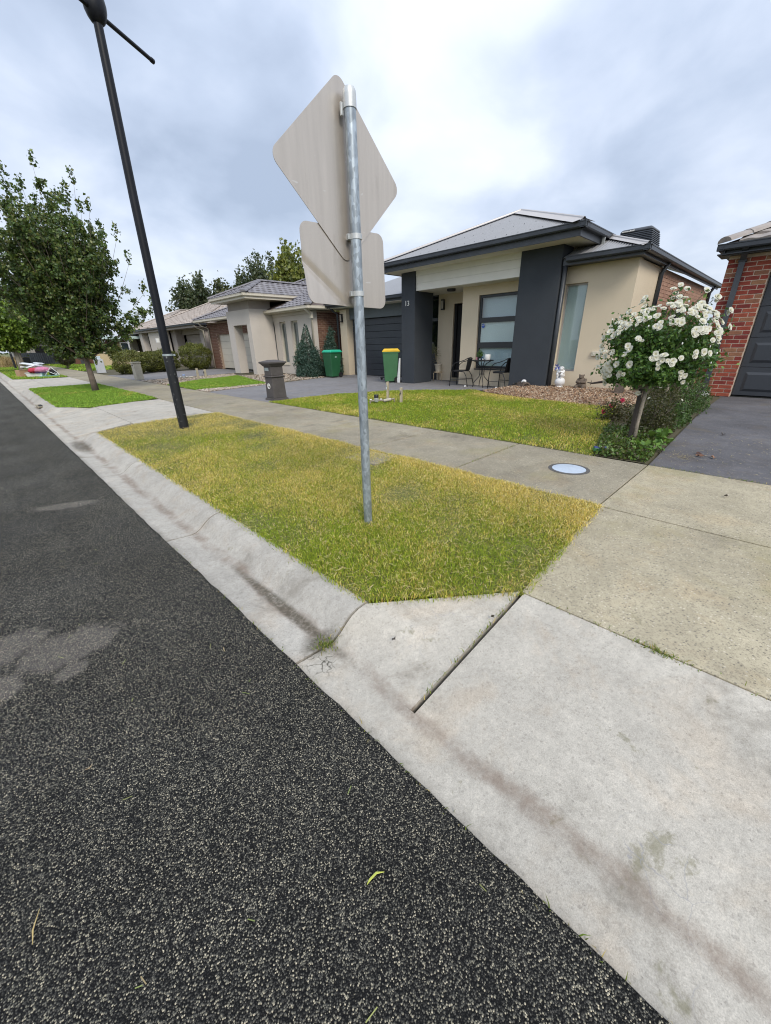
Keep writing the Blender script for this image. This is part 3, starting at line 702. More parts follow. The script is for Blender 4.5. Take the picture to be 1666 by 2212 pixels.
# ------------------------------------------------------------------ LAWNS
STRIP = [(1.115, 1.30), (1.76, .74), (3.315, .845), (3.315, 8.42), (3.0, 8.46), (1.76, 8.30), (1.13, 8.0)]
sheet('verge_turf', STRIP, .004, M['turf'])
inn = [(1.10, 1.27), (1.76, .71), (3.34, .82), (3.34, 8.44), (3.0, 8.5), (1.76, 8.33), (1.10, 8.0)]
nearP = sample([(1.1, 1.29), (1.76, .71), (3.33, .82), (3.33, 7.0), (1.1, 7.0)], 300000); nearP = nearP[RNG.random(len(nearP)) < np.clip((6.8-nearP[:, 1])/4.5, 0, 1)]
def straw1(x, y):
    s = .30+.34*np.clip((x-2.0)/1.3, 0, 1)+.40*np.clip((y-6.2)/2, 0, 1)-.08*np.clip((3-y)/2, 0, 1)+.30*vnoise(x, y, 1.5, 21)
    s += .45*np.exp(-((3.3-x)/.30)**2)+.35*np.exp(-((y-.78-(x-1.76)*.06)/.10)**2)+.4*np.exp(-(((x-2.95)/.4)**2+((y-3.7)/.35)**2))
    return s
grass('verge_grass', inn, 90000, .028, .0036, straw1, near=nearP)
# loose straw lying on the verge
P = sample(inn, 11000); n = len(P); a = RNG.uniform(0, 6.28, n); L = RNG.uniform(.012, .05, n)
v = np.zeros((n, 4, 3)); dx, dy = np.cos(a)*L, np.sin(a)*L; wx, wy = -np.sin(a)*.0011, np.cos(a)*.0011; z = RNG.uniform(.022, .040, n)
v[:, 0] = np.c_[P[:, 0]-wx, P[:, 1]-wy, z]; v[:, 1] = np.c_[P[:, 0]+wx, P[:, 1]+wy, z]; v[:, 2] = np.c_[P[:, 0]+dx+wx, P[:, 1]+dy+wy, z+RNG.uniform(-.006, .012, n)]; v[:, 3] = np.c_[P[:, 0]+dx-wx, P[:, 1]+dy-wy, v[:, 2, 2]]
tag(np_mesh('loose_straw', v.reshape(-1, 3), [np.arange(n*4).reshape(-1, 4)], M['grass'], np.repeat(pick([(.72, .60, .30), (.64, .50, .22)], n), 4, axis=0)), kind='stuff')
LAWN13 = [(4.88, 8.98), (6.2, 9.0), (7.3, 8.7), (8.64, 7.95), (9.35, 6.95), (9.85, 6.2), (9.4, 5.65), (9.12, 4.7), (8.95, 3.5), (8.95, 2.3), (7.4, 2.0), (5.8, 1.62), (4.88, 1.42)]
sheet('front_lawn_turf', LAWN13, -.002, M['turf'])
def straw13(x, y): return .16+.6*np.exp(-((9.1-x)/.35)**2)*(y < 6)+.25*np.clip((3.5-y)/2, 0, 1)+.10*vnoise(x, y, 1.7, 9)
grass('front_lawn_grass', LAWN13, 150000, .032, .007, straw13, fresh=.12)
L2 = [(1.12, 12.6), (1.65, 11.75), (3.30, 12.3), (3.30, 19.85), (1.7, 19.75), (1.15, 19.65)]
sheet('verge_turf', L2, .004, M['turf']); grass('tree_verge_grass', L2, 60000, .045, .014, None, fresh=.95, dry=-.1)
LN2 = [(4.9, 16.5), (4.9, 13.7), (7.43, 13.6), (8.65, 18.6), (6.4, 17.7)]
sheet('neighbour_turf', LN2, -.002, M['turf']); grass('neighbour_lawn_grass', LN2, 40000, .045, .014, None, fresh=.95, dry=-.1)
L3 = [(1.12, 27.5), (1.9, 26.7), (3.3, 27.0), (3.3, 62), (1.12, 62)]
sheet('verge_turf', L3, .004, M['turf']); grass('far_verge_grass', L3, 45000, .05, .03, None, fresh=.8, dry=-.05)
L4 = [(4.9, 33), (8.0, 34), (8, 48), (4.9, 56)]
grass('far_lawn_grass', L4, 16000, .10, .05, None, fresh=.8, dry=-.05)
# pebbles round the neighbour's lawn
pb = [(4.9, 13.2), (4.9, 12.9), (7.6, 13.45), (8.9, 18.8), (9.4, 18.5), (9.9, 14.6), (8.0, 13.5)]
P = np.vstack([sample([(4.9, 12.85), (8.0, 13.5), (7.6, 13.75), (4.9, 13.75)], 1500), sample([(7.4, 13.6), (10.6, 14.1), (10.6, 18.0), (9.6, 18.4), (8.65, 18.6)], 2600), sample([(4.9, 16.5), (6.4, 17.7), (8.65, 18.6), (9.4, 20.6), (8.0, 20.4), (4.9, 20.0)], 3200)])
rocks('garden_pebbles', P, np.full(len(P), -.01), .055, [(.50, .42, .33), (.42, .33, .25), (.56, .50, .43), (.34, .27, .22)], M['stone'])
# mulch mound in front of the beige wall
MUL = [(8.85, 2.2), (8.85, 3.4), (9.05, 4.6), (9.35, 5.6), (9.9, 6.05), (10.42, 5.45), (10.75, 4.4), (10.75, 2.95), (10.4, 2.2), (9.4, 2.05)]
def mulch_z(x, y): return -.01+.15*np.clip((x-8.85)/1.3, 0, 1)*np.clip((6.1-y)/.9, 0, 1)
b = MB(); nx_, ny_ = 26, 34; vs = []
for j in range(ny_+1):
    for i in range(nx_+1):
        x = 8.8+i*2.0/nx_; y = 2.0+j*4.15/ny_; vs.append((x, y, float(mulch_z(np.array(x), np.array(y)))-.02))
b.add(vs, [(j*(nx_+1)+i, j*(nx_+1)+i+1, (j+1)*(nx_+1)+i+1, (j+1)*(nx_+1)+i) for j in range(ny_) for i in range(nx_)])
tag(b.build('garden_bed', M['soil'], smooth=True), kind='structure')
P = sample(MUL, 13000); rocks('bark_mulch', P, mulch_z(P[:, 0], P[:, 1]), .065, [(.36, .23, .14), (.28, .17, .10), (.45, .32, .22), (.20, .12, .08), (.50, .40, .30)], M['chips'], flat=.35)
# driveway-side garden bed under the roses
BED = [(4.9, 1.42), (5.8, 1.6), (7.4, 1.98), (9.3, 2.05), (11.8, 2.2), (11.8, 1.0), (8.6, 1.0), (4.9, .86)]
sheet('rose_bed', BED, .0, M['soil'])
# ------------------------------------------------------------------ HOUSES: helpers
def bricks(parent, mats, O, U, N, length, z0, z1, skip=None, limit=300, order=None, rnd=random.Random(5), bw=.230, bh=.076, jt=.010, wts=None):
    """bricks proud of a mortar wall; the first `limit` in the given order are parts, the rest one joined part"""
    U = Vector(U); N = Vector(N); O = Vector(O)
    lst = []; nc = int((z1-z0)/(bh+jt))
    for c in range(nc):
        u = -((c % 2)*(bw+jt)/2)
        while u < length:
            a, e = max(u, 0), min(u+bw, length)
            if e-a > .03:
                z = z0+c*(bh+jt)
                if not (skip and skip((a+e)/2, z+bh/2)): lst.append((a, e, z))
            u += bw+jt
    if order: lst.sort(key=order)
    meshes = {}
    rest = MB(); nr = 0
    for i, (a, e, z) in enumerate(lst):
        mi = rnd.choices(range(len(mats)), wts)[0] if wts else rnd.randrange(len(mats))
        pr = .0055+rnd.uniform(-.002, .002)
        if i < limit:
            L = round(e-a, 3); key = (mi, L)
            if key not in meshes:
                b = MB(); h = bh/2; c = .004
                b.add([(-L/2, 0, -h), (L/2, 0, -h), (L/2, 0, h), (-L/2, 0, h), (-L/2, .012, -h), (L/2, .012, -h), (L/2, .012, h), (-L/2, .012, h),
                       (-L/2+c, .015, -h+c), (L/2-c, .015, -h+c), (L/2-c, .015, h-c), (-L/2+c, .015, h-c)],
                      [(0, 1, 5, 4), (1, 2, 6, 5), (2, 3, 7, 6), (3, 0, 4, 7), (4, 5, 9, 8), (5, 6, 10, 9), (6, 7, 11, 10), (7, 4, 8, 11), (8, 9, 10, 11)])
                meshes[key] = b.mesh('brick', mats[mi])
            ob = bpy.data.objects.new('brick', meshes[key]); COL.objects.link(ob); ob.parent = parent
            p = O+U*((a+e)/2)+N*(pr-.012)+Vector((0, 0, z+bh/2))-origin(parent)
            m = Matrix((U, N, Vector((0, 0, 1)))).transposed().to_4x4(); m.translation = p
            ob.matrix_local = m
        else:
            nr += 1; rest.m = mi
            p0 = O+U*a+N*(-.004); p1 = O+U*e+N*pr
            A = O+U*a; E = O+U*e; zl, zh = Vector((0, 0, z)), Vector((0, 0, z+bh)); n0, n1 = N*(-.004), N*pr
            rest.add([A+n0+zl, E+n0+zl, E+n0+zh, A+n0+zh, A+n1+zl, E+n1+zl, E+n1+zh, A+n1+zh], [(4, 5, 6, 7), (0, 1, 5, 4), (1, 2, 6, 5), (2, 3, 7, 6), (3, 0, 4, 7)])
    if nr: rest.build('brickwork', mats, parent, world=True, kind='stuff')
def tiles(parent, mat, O, U, Wd, L, Hs, inside, limit=300, tw=.30, gauge=.33, order=None, rnd=random.Random(8), counter=None):
    """concrete roof tiles laid on a slope. O: eave start, U along eave, Wd up the slope"""
    O, U, Wd = Vector(O), Vector(U).normalized(), Vector(Wd).normalized(); N = U.cross(Wd)
    if N.z < 0: N = -N
    K = 7; b = MB(); vs = []
    for w, z0 in ((0, .030), (gauge+.04, .004)):
        for i in range(K+1):
            x = tw*i/K; vs.append((x, w, z0+.020*(0.5-0.5*math.cos(2*math.pi*i/K))))
    for i in range(K+1): vs.append((tw*i/K, .0, -.004))
    b.add(vs, [(i, i+1, K+2+i, K+1+i) for i in range(K)]+[(2*K+2+i, 2*K+3+i, i+1, i) for i in range(K)])
    me = b.mesh('roof_tile', mat); base = [Vector(v) for v in vs]; fs = b.f
    lst = []
    for c in range(int(Hs/gauge)+1):
        off = (c % 2)*tw/2
        for k in range(-1, int(L/tw)+2):
            u = k*tw+off; w = c*gauge
            if inside(u+tw/2, w+gauge/2): lst.append((u, w))
    if order: lst.sort(key=order)
    m = Matrix((U, Wd, N)).transposed().to_4x4(); rest = MB(); nr = 0; po = origin(parent)
    for i, (u, w) in enumerate(lst):
        p = O+U*u+Wd*w-po
        if i < limit:
            ob = bpy.data.objects.new('roof_tile', me); COL.objects.link(ob); ob.parent = parent
            mm = m.copy(); mm.translation = p+N*rnd.uniform(-.003, .003); ob.matrix_local = mm
        else:
            nr += 1; rest.add([U*v.x+Wd*v.y+N*v.z+p for v in base], fs)
    if nr: rest.build('tiled_slope', mat, parent, kind='stuff')
def ridge(parent, mat, a, b_, r=.11, step=.40, name='ridge_tile'):
    a, b_ = Vector(a), Vector(b_); d = (b_-a); L = d.length; d.normalize(); s = d.cross(Vector((0, 0, 1))).normalized(); u = s.cross(d)
    n = max(1, int(L/step)); st = L/n; K = 6; vs = []
    for w, k in ((0, 1.12), (st*1.04, 1.0)):
        for i in range(K+1):
            t = math.pi*i/K; vs.append((r*k*math.cos(t)*1.1, w, r*k*math.sin(t)*.62-.03))
    vs.append((0, 0, -.04))
    mb = MB(); mb.add(vs, [(i, i+1, K+2+i, K+1+i) for i in range(K)]+[tuple(range(K+1))])
    me = mb.mesh(name, mat); me.polygons.foreach_set('use_smooth', [True]*K+[False])
    M3 = Matrix((s, d, u)).transposed().to_4x4(); po = origin(parent)
    for i in range(n):
        ob = bpy.data.objects.new(name, me); COL.objects.link(ob); ob.parent = parent
        m = M3.copy(); m.translation = a+d*(i*st)-po+Vector((0, 0, .05)); ob.matrix_local = m
def corrugated(parent, mat, O, U, Wd, L, Hfun, name='roof_sheet', pitch=.0762, amp=.013):
    O, U, Wd = Vector(O), Vector(U).normalized(), Vector(Wd).normalized(); N = U.cross(Wd)
    if N.z < 0: N = -N
    n = int(L/pitch*8); vs = []
    for i in range(n+1):
        u = L*i/n; z = amp*math.sin(2*math.pi*u/pitch); h = max(0.002, Hfun(u))
        vs.append(O+U*u+N*z); vs.append(O+U*u+Wd*h+N*z)
    b = MB(); b.add(vs, [(2*i, 2*i+2, 2*i+3, 2*i+1) for i in range(n)]); return b.build(name, mat, parent, world=True, smooth=True)
def cap(parent, mat, a, b_, w=.17, name='hip_flashing', drop=.25):
    a, b_ = Vector(a), Vector(b_); d = (b_-a).normalized(); s = d.cross(Vector((0, 0, 1))).normalized()
    b = MB(); dz = Vector((0, 0, -w*drop)); up = Vector((0, 0, .028)); rl = Vector((0, 0, .02))
    rows = []
    for p in (a, b_):
        rows += [p-s*w+dz+up, p-s*.03+up+rl*.3, p-s*.022+up+rl*1.4, p+up+rl*2.1, p+s*.022+up+rl*1.4, p+s*.03+up+rl*.3, p+s*w+dz+up]
    b.add(rows, [(i, i+1, 8+i, 7+i) for i in range(6)]); return b.build(name, mat, parent, world=True)
def gutter(parent, mat, a, b_, out, h=.115, w=.115, name='gutter'):
    """quad-profile gutter from a to b (top outer edge), out = outward direction"""
    a, b_, out = Vector(a), Vector(b_), Vector(out)
    pr = [(0, 0), (0, -.018), (-.008, -.025), (-.006, -h*.8), (-.022, -h), (-w, -h), (-w, .0), (-w+.006, 0), (-w+.006, -h+.01), (-.03, -h+.01), (-.016, -h*.8), (-.016, -.004)]
    n = len(pr); rows = [p+out*x+Vector((0, 0, z)) for p in (a, b_) for x, z in pr]
    b = MB(); b.add(rows, [(i, (i+1) % n, n+(i+1) % n, n+i) for i in range(n)]+[tuple(range(n))[::-1], tuple(range(n, 2*n))]); return b.build(name, mat, parent, world=True)
def wbox(parent, name, mat, a, b_, bevel=0., label=None):
    b = MB(); b.box(a, b_); return b.build(name, mat, parent, world=True, bevel=bevel, label=label)
def pipe(parent, name, mat, pts, r=.045, n=10, sq=False):
    b = MB(); b.tube(pts, r, 4 if sq else n); return b.build(name, mat, parent, world=True, smooth=not sq)
def text_mesh(o):
    dg = bpy.context.evaluated_depsgraph_get(); me = bpy.data.meshes.new_from_object(o.evaluated_get(dg)); n = o.name
    r = bpy.data.objects.new('tmp', me); COL.objects.link(r); r.parent = o.parent; r.matrix_local = o.matrix_local.copy()
    bpy.data.objects.remove(o); r.name = n; me.name = n; return r
# ------------------------------------------------------------------ GREY HOUSE (number 13)
H = thing('rendered_house', 'single storey grey and beige house with dark rendered pillars and corrugated steel roof', 'house', (10.4, 7.0, 0))
# pillars
wbox(H, 'pillar', M['charcoal'], (10.41, 9.05, 0), (11.34, 9.62, 3.29), .006, 'dark grey rendered pillar with the number 13')
wbox(H, 'pillar', M['charcoal'], (10.41, 4.52, 0), (10.98, 5.56, 3.29), .006, 'broad dark grey rendered pillar beside the patio window')
# house number on the pillar
fc = bpy.data.curves.new('house_number', 'FONT'); fc.body = '13'; fc.size = .21; fc.extrude = .006; fc.align_x = 'CENTER'
fo = bpy.data.objects.new('house_number', fc); COL.objects.link(fo); fo.parent = H; fo.data.materials.append(basic('silver_number', (.62, .62, .60), .4, n1=None, n2=None))
fo.matrix_local = Matrix(((0, 0, -1), (-1, 0, 0), (0, 1, 0))).to_4x4(); fo.location = Vector((10.402, 9.37, 2.36))-H.location; fo = text_mesh(fo)
# cladding boards under the eave
for k in range(2): wbox(H, 'cladding_board', M['whiteboard'], (10.46+.006*k, 5.563, 2.952-.198*k), (10.60, 9.047, 3.145-.195*k), .003)
wbox(H, 'cladding_trim', M['whiteboard'], (10.452, 5.564, 3.148), (10.61, 9.046, 3.285))
# porch ceiling with its light
wbox(H, 'porch_ceiling', M['soffit'], (10.603, 5.57, 2.752), (12.0, 9.6, 2.80))
b = MB(); b.lathe([(.13, 2.752), (.13, 2.70), (.115, 2.685), (.06, 2.68)], (10.95, 8.05, 0), 20); b.build('porch_light', M['metalblk'], H, world=True, smooth='auto')
# soffit, fascia, gutter of the raised front roof
ZS = 3.285
wbox(H, 'soffit', M['soffit'], (9.88, 4.02, ZS), (12.6, 9.95, ZS+.02))
wbox(H, 'fascia', M['fascia'], (9.855, 3.985, ZS-.012), (9.878, 9.98, ZS+.165)); wbox(H, 'fascia', M['fascia'], (9.855, 3.96, ZS-.012), (13.4, 3.983, ZS+.165)); wbox(H, 'fascia', M['fascia'], (9.855, 9.982, ZS-.012), (13.4, 10.004, ZS+.165))
ZG = 3.515
gutter(H, M['gutter'], (9.735, 3.84, ZG), (9.735, 10.13, ZG), (-1, 0, 0)); gutter(H, M['gutter'], (9.735, 3.842, ZG), (13.4, 3.842, ZG), (0, -1, 0)); gutter(H, M['gutter'], (9.735, 10.128, ZG), (13.4, 10.128, ZG), (0, 1, 0))
wbox(H, 'eave_board', M['gutter'], (9.860, 3.988, ZS+.167), (9.95, 9.976, ZG-.01))
e0, y0, y1 = 9.79, 3.90, 10.07; hw = (y1-y0)/2; ap = Vector((12.80, 6.985, 4.755)); 
zr = ZG-.005; run = ap.x-e0; sl_ = math.hypot(run, ap.z-zr); Wv = Vector((run, 0, ap.z-zr))
corrugated(H, M['zincroof'], (e0, y0, zr), (0, 1, 0), Wv, y1-y0, lambda u: sl_*min(u, (y1-y0)-u)/hw)
b = MB(); b.add([(e0, y0, zr), ap, (17, 6.985, ap.z), (17, y0, zr)], [(0, 1, 2, 3)]); b.add([(e0, y1, zr), ap, (17, 6.985, ap.z), (17, y1, zr)], [(3, 2, 1, 0)]); b.build('roof_side', M['zincroof'], H, world=True)
cap(H, M['ridgecap'], (e0, y0, zr+.01), ap+Vector((0, 0, .01)), .24); cap(H, M['ridgecap'], (e0, y1, zr+.01), ap+Vector((0, 0, .01)), .10); cap(H, M['ridgecap'], ap, (17, 6.985, ap.z), .15, 'ridge_flashing')
# screws on the roof sheets
b = MB(); rn = random.Random(1)
for row in (.25, 1.15, 2.05, 2.9):
    y = y0+row+.15
    while y < y1-row-.1:
        p = Vector((e0, y, zr))+Wv.normalized()*row; b.box((p.x-.006, p.y-.006, p.z+.008), (p.x+.006, p.y+.006, p.z+.017)); y += .30
b.build('roof_screws', M['gutter'], H, world=True, kind='stuff')
# patio room wall with large window
XW = 11.02
def wall_hole(parent, name, mat, x, y0, y1, z0, z1, hy0, hy1, hz0, hz1, th=.25):
    b = MB(); b.box((x, y0, z0), (x+th, hy0, z1)); b.box((x, hy1, z0), (x+th, y1, z1)); b.box((x, hy0, z0), (x+th, hy1, hz0)); b.box((x, hy0, hz1), (x+th, hy1, z1)); return b.build(name, mat, parent, world=True)
wall_hole(H, 'wall', M['beige'], XW, 5.40, 7.66, 0, 2.752, 5.62, 7.09, .50, 2.50, .22)
wbox(H, 'wall', M['beige'], (XW+.222, 7.44, 0), (12.0, 7.66, 2.752))
w = wbox(H, 'window', M['dark'], (XW+.62, 5.45, .40), (XW+.64, 7.25, 2.60))
def frame(parent, x, y0, y1, z0, z1, rails, mat, t=.055, d=.05):
    b = MB(); b.box((x, y0, z0), (x+d, y1, z0+t)); b.box((x, y0, z1-t), (x+d, y1, z1)); b.box((x, y0, z0+t), (x+d, y0+t, z1-t)); b.box((x, y1-t, z0+t), (x+d, y1, z1-t))
    for r, tt in rails: b.box((x-.004, y0+t, r-tt/2), (x+d+.004, y1-t, r+tt/2))
    return b.build('frame', mat, parent, world=True)
frame(w, XW+.06, 5.622, 7.088, .502, 2.498, [(1.84, .13), (1.16, .16)], M['frame'], .07)
wbox(w, 'pane', M['glass'], (XW+.082, 5.70, 1.91), (XW+.088, 7.01, 2.42)); wbox(w, 'pane', M['glass'], (XW+.082, 5.70, 1.245), (XW+.088, 7.01, 1.77)); wbox(w, 'pane', M['glass'], (XW+.082, 5.70, .575), (XW+.088, 7.01, 1.075))
wbox(w, 'roller_blind', M['blind'], (XW+.115, 5.68, 1.10), (XW+.119, 7.03, 1.86)); wbox(w, 'curtain', M['sheer'], (XW+.125, 5.68, .52), (XW+.130, 7.03, 1.095))
wbox(w, 'curtain', M['sheer'], (XW+.22, 5.64, 1.87), (XW+.225, 7.07, 2.52))
wbox(w, 'sill', M['frame'], (XW-.01, 5.58, .462), (XW+.14, 7.10, .498))
# round blue security sticker inside the pane
b = MB(); b.prism([(6.93+.055*math.cos(R(22.5+45*i)), 1.69+.062*math.sin(R(22.5+45*i))) for i in range(8)], 'x', XW+.0765, XW+.0795); st = b.build('sticker', basic('blue_sticker', (.03, .10, .42), .5, n1=None, n2=None), w, world=True)
fc = bpy.data.curves.new('sticker_print', 'FONT'); fc.body = 'ADT'; fc.size = .052; fc.extrude = .0008; fc.align_x = 'CENTER'; fp = bpy.data.objects.new('sticker_print', fc); COL.objects.link(fp); fp.parent = w; fc.materials.append(M['white'])
fp.matrix_local = Matrix(((0, 0, -1), (-1, 0, 0), (0, 1, 0))).to_4x4(); fp.location = Vector((XW+.0755, 6.93, 1.683))-origin(w); fp = text_mesh(fp)
# entry
XD = 11.96
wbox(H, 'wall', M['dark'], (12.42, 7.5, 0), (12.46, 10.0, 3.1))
wbox(H, 'wall', M['beige'], (XD, 8.66, .0), (XD+.2, 9.30, 2.752)); wbox(H, 'wall', M['beige'], (XD+.001, 7.66, 2.44), (XD+.2, 8.66, 2.752))
dr = wbox(H, 'front_door', M['doorblack'], (XD+.12, 7.70, .05), (XD+.16, 8.56, 2.40)); wbox(dr, 'frame', M['metalblk'], (XD+.06, 8.56, .0), (XD+.19, 8.658, 2.438)); wbox(dr, 'step', M['path'], (XD-.02, 7.67, 0), (XD+.15, 8.65, .10))
b = MB(); b.tube([(XD+.09, 7.82, .9), (XD+.09, 7.82, 1.3)], .012, 8); b.build('handle', M['strap'], dr, world=True)
sl2 = wbox(H, 'sidelight', M['frame'], (XD+.02, 9.30, 0), (XD+.12, 9.62, 2.752)); wbox(sl2, 'pane', M['darkglass'], (XD+.012, 9.33, .9), (XD+.018, 9.60, 1.95)); wbox(sl2, 'pane', M['darkglass'], (XD+.012, 9.33, 2.05), (XD+.018, 9.60, 2.70)); wbox(sl2, 'transom', M['frame'], (XD+.005, 9.31, 1.96), (XD+.019, 9.61, 2.04))
def wall_lamp(x, y, z):
    l = wbox(H, 'wall_lamp', M['metalblk'], (x-.10, y-.055, z-.16), (x-.012, y+.055, z+.16), .004); wbox(l, 'diffuser', M['cream'], (x-.104, y-.042, z-.12), (x-.09, y-.012, z+.12)); wbox(l, 'diffuser', M['cream'], (x-.104, y+.012, z-.12), (x-.09, y+.042, z+.12)); wbox(l, 'bracket', M['metalblk'], (x-.012, y-.04, z-.12), (x, y+.04, z+.12))
wall_lamp(XD, 9.08, 2.44)
# garage
XG = 12.10
wbox(H, 'garage_pier', M['beige'], (11.78, 14.08, 0), (12.4, 14.52, 2.62)); wall_lamp(11.78, 14.36, 2.30)
wbox(H, 'garage_pier', M['charcoal'], (12.0, 9.625, 0), (12.3, 11.0, 2.75))
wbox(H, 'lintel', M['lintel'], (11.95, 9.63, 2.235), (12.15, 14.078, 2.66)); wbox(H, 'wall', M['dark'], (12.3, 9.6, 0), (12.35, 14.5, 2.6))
gd = wbox(H, 'garage_door', M['dark'], (XG+.05, 9.64, 0), (XG+.07, 14.07, 2.234))
for k in range(9):
    z = .012+k*.246; wbox(gd, 'door_slat', M['gdoor'], (XG, 9.66, z), (XG+.048, 14.06, z+.236), .006)
gutter(H, M['gutter'], (11.27, 9.9, 2.86), (11.27, 14.95, 2.86), (-1, 0, 0)); wbox(H, 'fascia', M['fascia'], (11.385, 9.9, 2.68), (11.41, 14.9, 2.84)); wbox(H, 'soffit', M['soffit'], (11.412, 9.7, 2.662), (12.3, 14.9, 2.68))
gutter(H, M['gutter'], (11.27, 14.95, 2.86), (18, 14.95, 2.86), (0, 1, 0)); wbox(H, 'wall', M['brick_brown'][0], (12.402, 14.30, 0), (19, 14.5, 2.68))
pipe(H, 'downpipe', M['gutter'], [(11.37, 14.70, 2.75), (11.55, 14.70, 2.6), (11.72, 14.62, 2.45), (11.72, 14.62, .02)], .045)
# garage roof slope (corrugated)
corrugated(H, M['zincroof'], (11.3, 9.6, 2.85), (0, 1, 0), (1, 0, .40), 5.4, lambda u: min(4.0, max(.05, (5.4-u)*1.08)))
# right-hand room: beige wall, tall window, eave
XR = 10.80
wall_hole(H, 'wall', M['beige'], XR, 2.98, 4.519, 0, 2.86, 3.985, 4.516, .515, 2.50, .22)
wbox(H, 'wall', M['beige'], (XR+.222, 2.98, 0), (12.62, 3.18, 2.84))
w = wbox(H, 'window', M['dark'], (XR+.5, 3.9, .4), (XR+.52, 4.6, 2.6), label='tall narrow window with pale blind')
frame(w, XR+.09, 3.987, 4.514, .517, 2.498, [], M['ridgecap'], .035); wbox(w, 'pane', M['glass'], (XR+.115, 4.02, .55), (XR+.120, 4.48, 2.46)); wbox(w, 'roller_blind', M['blind'], (XR+.135, 4.0, .53), (XR+.139, 4.51, 2.47)); wbox(w, 'sill', M['frame'], (XR+.02, 3.988, .50), (XR+.14, 4.513, .516))
b = MB(); b.box((10.752, 3.42, .88), (10.80, 3.62, .99)); o = b.build('power_outlet', M['cream'], H, world=True, bevel=.01)
for k in (0, 1): wbox(o, 'socket', M['soffit'], (10.746, 3.45+.08*k, .915), (10.7515, 3.50+.08*k, .965))
pipe(H, 'downpipe', M['fascia'], [(10.50, 4.455, 3.05), (10.50, 4.455, .02)], .05)
gutter(H, M['gutter'], (10.33, 2.72, 3.02), (10.33, 4.40, 3.02), (-1, 0, 0)); gutter(H, M['gutter'], (10.33, 2.722, 3.02), (20.6, 2.722, 3.02), (0, -1, 0))
wbox(H, 'fascia', M['fascia'], (10.452, 2.86, 2.85), (10.475, 4.50, 3.0)); wbox(H, 'fascia', M['fascia'], (10.452, 2.835, 2.85), (20.5, 2.858, 3.0)); wbox(H, 'soffit', M['fascia'], (10.477, 2.862, 2.862), (12.7, 4.516, 2.875))
for x in (12.55, 19.7): pipe(H, 'downpipe', M['gutter'], [(x, 2.80, 2.95), (x, 2.93, 2.7), (x, 2.93, .02)], .05)
corrugated(H, M['zincroof'], (10.36, 2.76, 2.985), (0, 1, 0), (1, 0, .40), 1.74, lambda u: u*1.077)
b = MB(); b.add([(10.36, 2.76, 2.985), (20.6, 2.76, 2.985), (20.6, 8.5, 5.28), (16.1, 8.5, 5.28)], [(0, 1, 2, 3)]); b.build('roof_side', M['zincroof'], H, world=True)
b = MB(); b.add([(11.3, 5.5, 2.86), (11.3, 15.0, 2.86), (17.4, 8.9, 5.3), (14.0, 5.5, 3.94)], [(0, 1, 2, 3)]); b.build('roof_valley', M['zincroof'], H, world=True)
cap(H, M['ridgecap'], (10.36, 2.76, 2.99), (12.6, 5.0, 3.89), .12)
wbox(H, 'bracket', M['zinc'], (11.05, 3.87, 3.02), (11.08, 3.93, 3.40)); 
# side wall of pinkish brick
b = MB(); b.box((12.62, 2.985, 0), (20.4, 3.18, 2.85)); b.build('wall', M['mortar_tan'], H, world=True)
def pside(u, z): return 12.62+u > 15.3 and 12.62+u < 16.5 and 1.75 < z < 2.15
wbox(H, 'vent_window', M['dark'], (15.3, 2.975, 1.76), (16.5, 2.984, 2.14))
bricks(H, M['brick_pink'], (12.63, 2.985, 0), (1, 0, 0), (0, -1, 0), 7.75, .0, 2.83, pside, limit=300, order=lambda q: (q[2] < 1.1, q[0]))
# evaporative cooler on the roof
t = thing('roof_cooler', 'dark louvred evaporative cooler box on the grey steel roof', 'cooler', (14.5, 4.15, 3.45))
for k in range(12):
    z = .02+k*.042; f = 1-.012*k; b = MB(); b.frustum((0, 0), .98*f, .98*f, .93*f, .93*f, z, z+.034); b.build('louvre', M['gutter'], t, bevel=.012)
b = MB(); b.frustum((0, 0), .84, .84, .80, .80, 0, .52); b.build('core', M['dark'], t); b = MB(); b.frustum((0, 0), .86, .86, .74, .74, .525, .62); b.build('lid', M['fascia'], t, bevel=.05, seg=3)
b = MB(); rn = random.Random(3); y = .34
while y > .05:
    hh = rn.uniform(.018, .032); b.box((-.428, y-.02, .545), (-.420, y, .545+hh)); y -= .028
b.build('lettering', M['whiteboard'], t)
b = MB(); b.box((-.35, -.35, -.35), (.35, .35, .02)); b.build('base', M['zincroof'], t)
# ------------------------------------------------------------------ RED BRICK HOUSE (right edge)
B = thing('brick_house', 'red brick house with dark panelled garage door at the right edge', 'house', (11.95, .5, 0))
b = MB(); b.box((11.94, .88, 0), (12.3, 1.60, 2.80)); b.box((11.94, -4.2, 2.44), (12.3, .88, 2.80)); b.box((11.94, -5.2, 0), (12.3, -4.2, 2.80)); b.box((12.3, 1.38, 0), (20, 1.60, 2.8)); b.build('wall', M['mortar'], B, world=True)
bricks(B, M['brick_red'], (11.94, 1.598, 0), (0, -1, 0), (-1, 0, 0), .715, 0, 2.80, limit=300, wts=(5, 3, 2), bh=.071, jt=.015, bw=.225)
bricks(B, M['brick_red'], (11.94, .878, 0), (0, -1, 0), (-1, 0, 0), 2.2, 2.45, 2.80, limit=60, wts=(5, 3, 2), order=lambda q: q[0], bh=.071, jt=.015, bw=.225)
gd = wbox(B, 'garage_door', M['dark'], (12.16, -4.19, 0), (12.18, .87, 2.44), label='dark sectional garage door with raised panels')
for k in range(4):
    z = .03+k*.60
    s = wbox(gd, 'door_section', M['gdoor'], (12.10, -4.18, z), (12.158, .86, z+.592), .004)
b = MB()
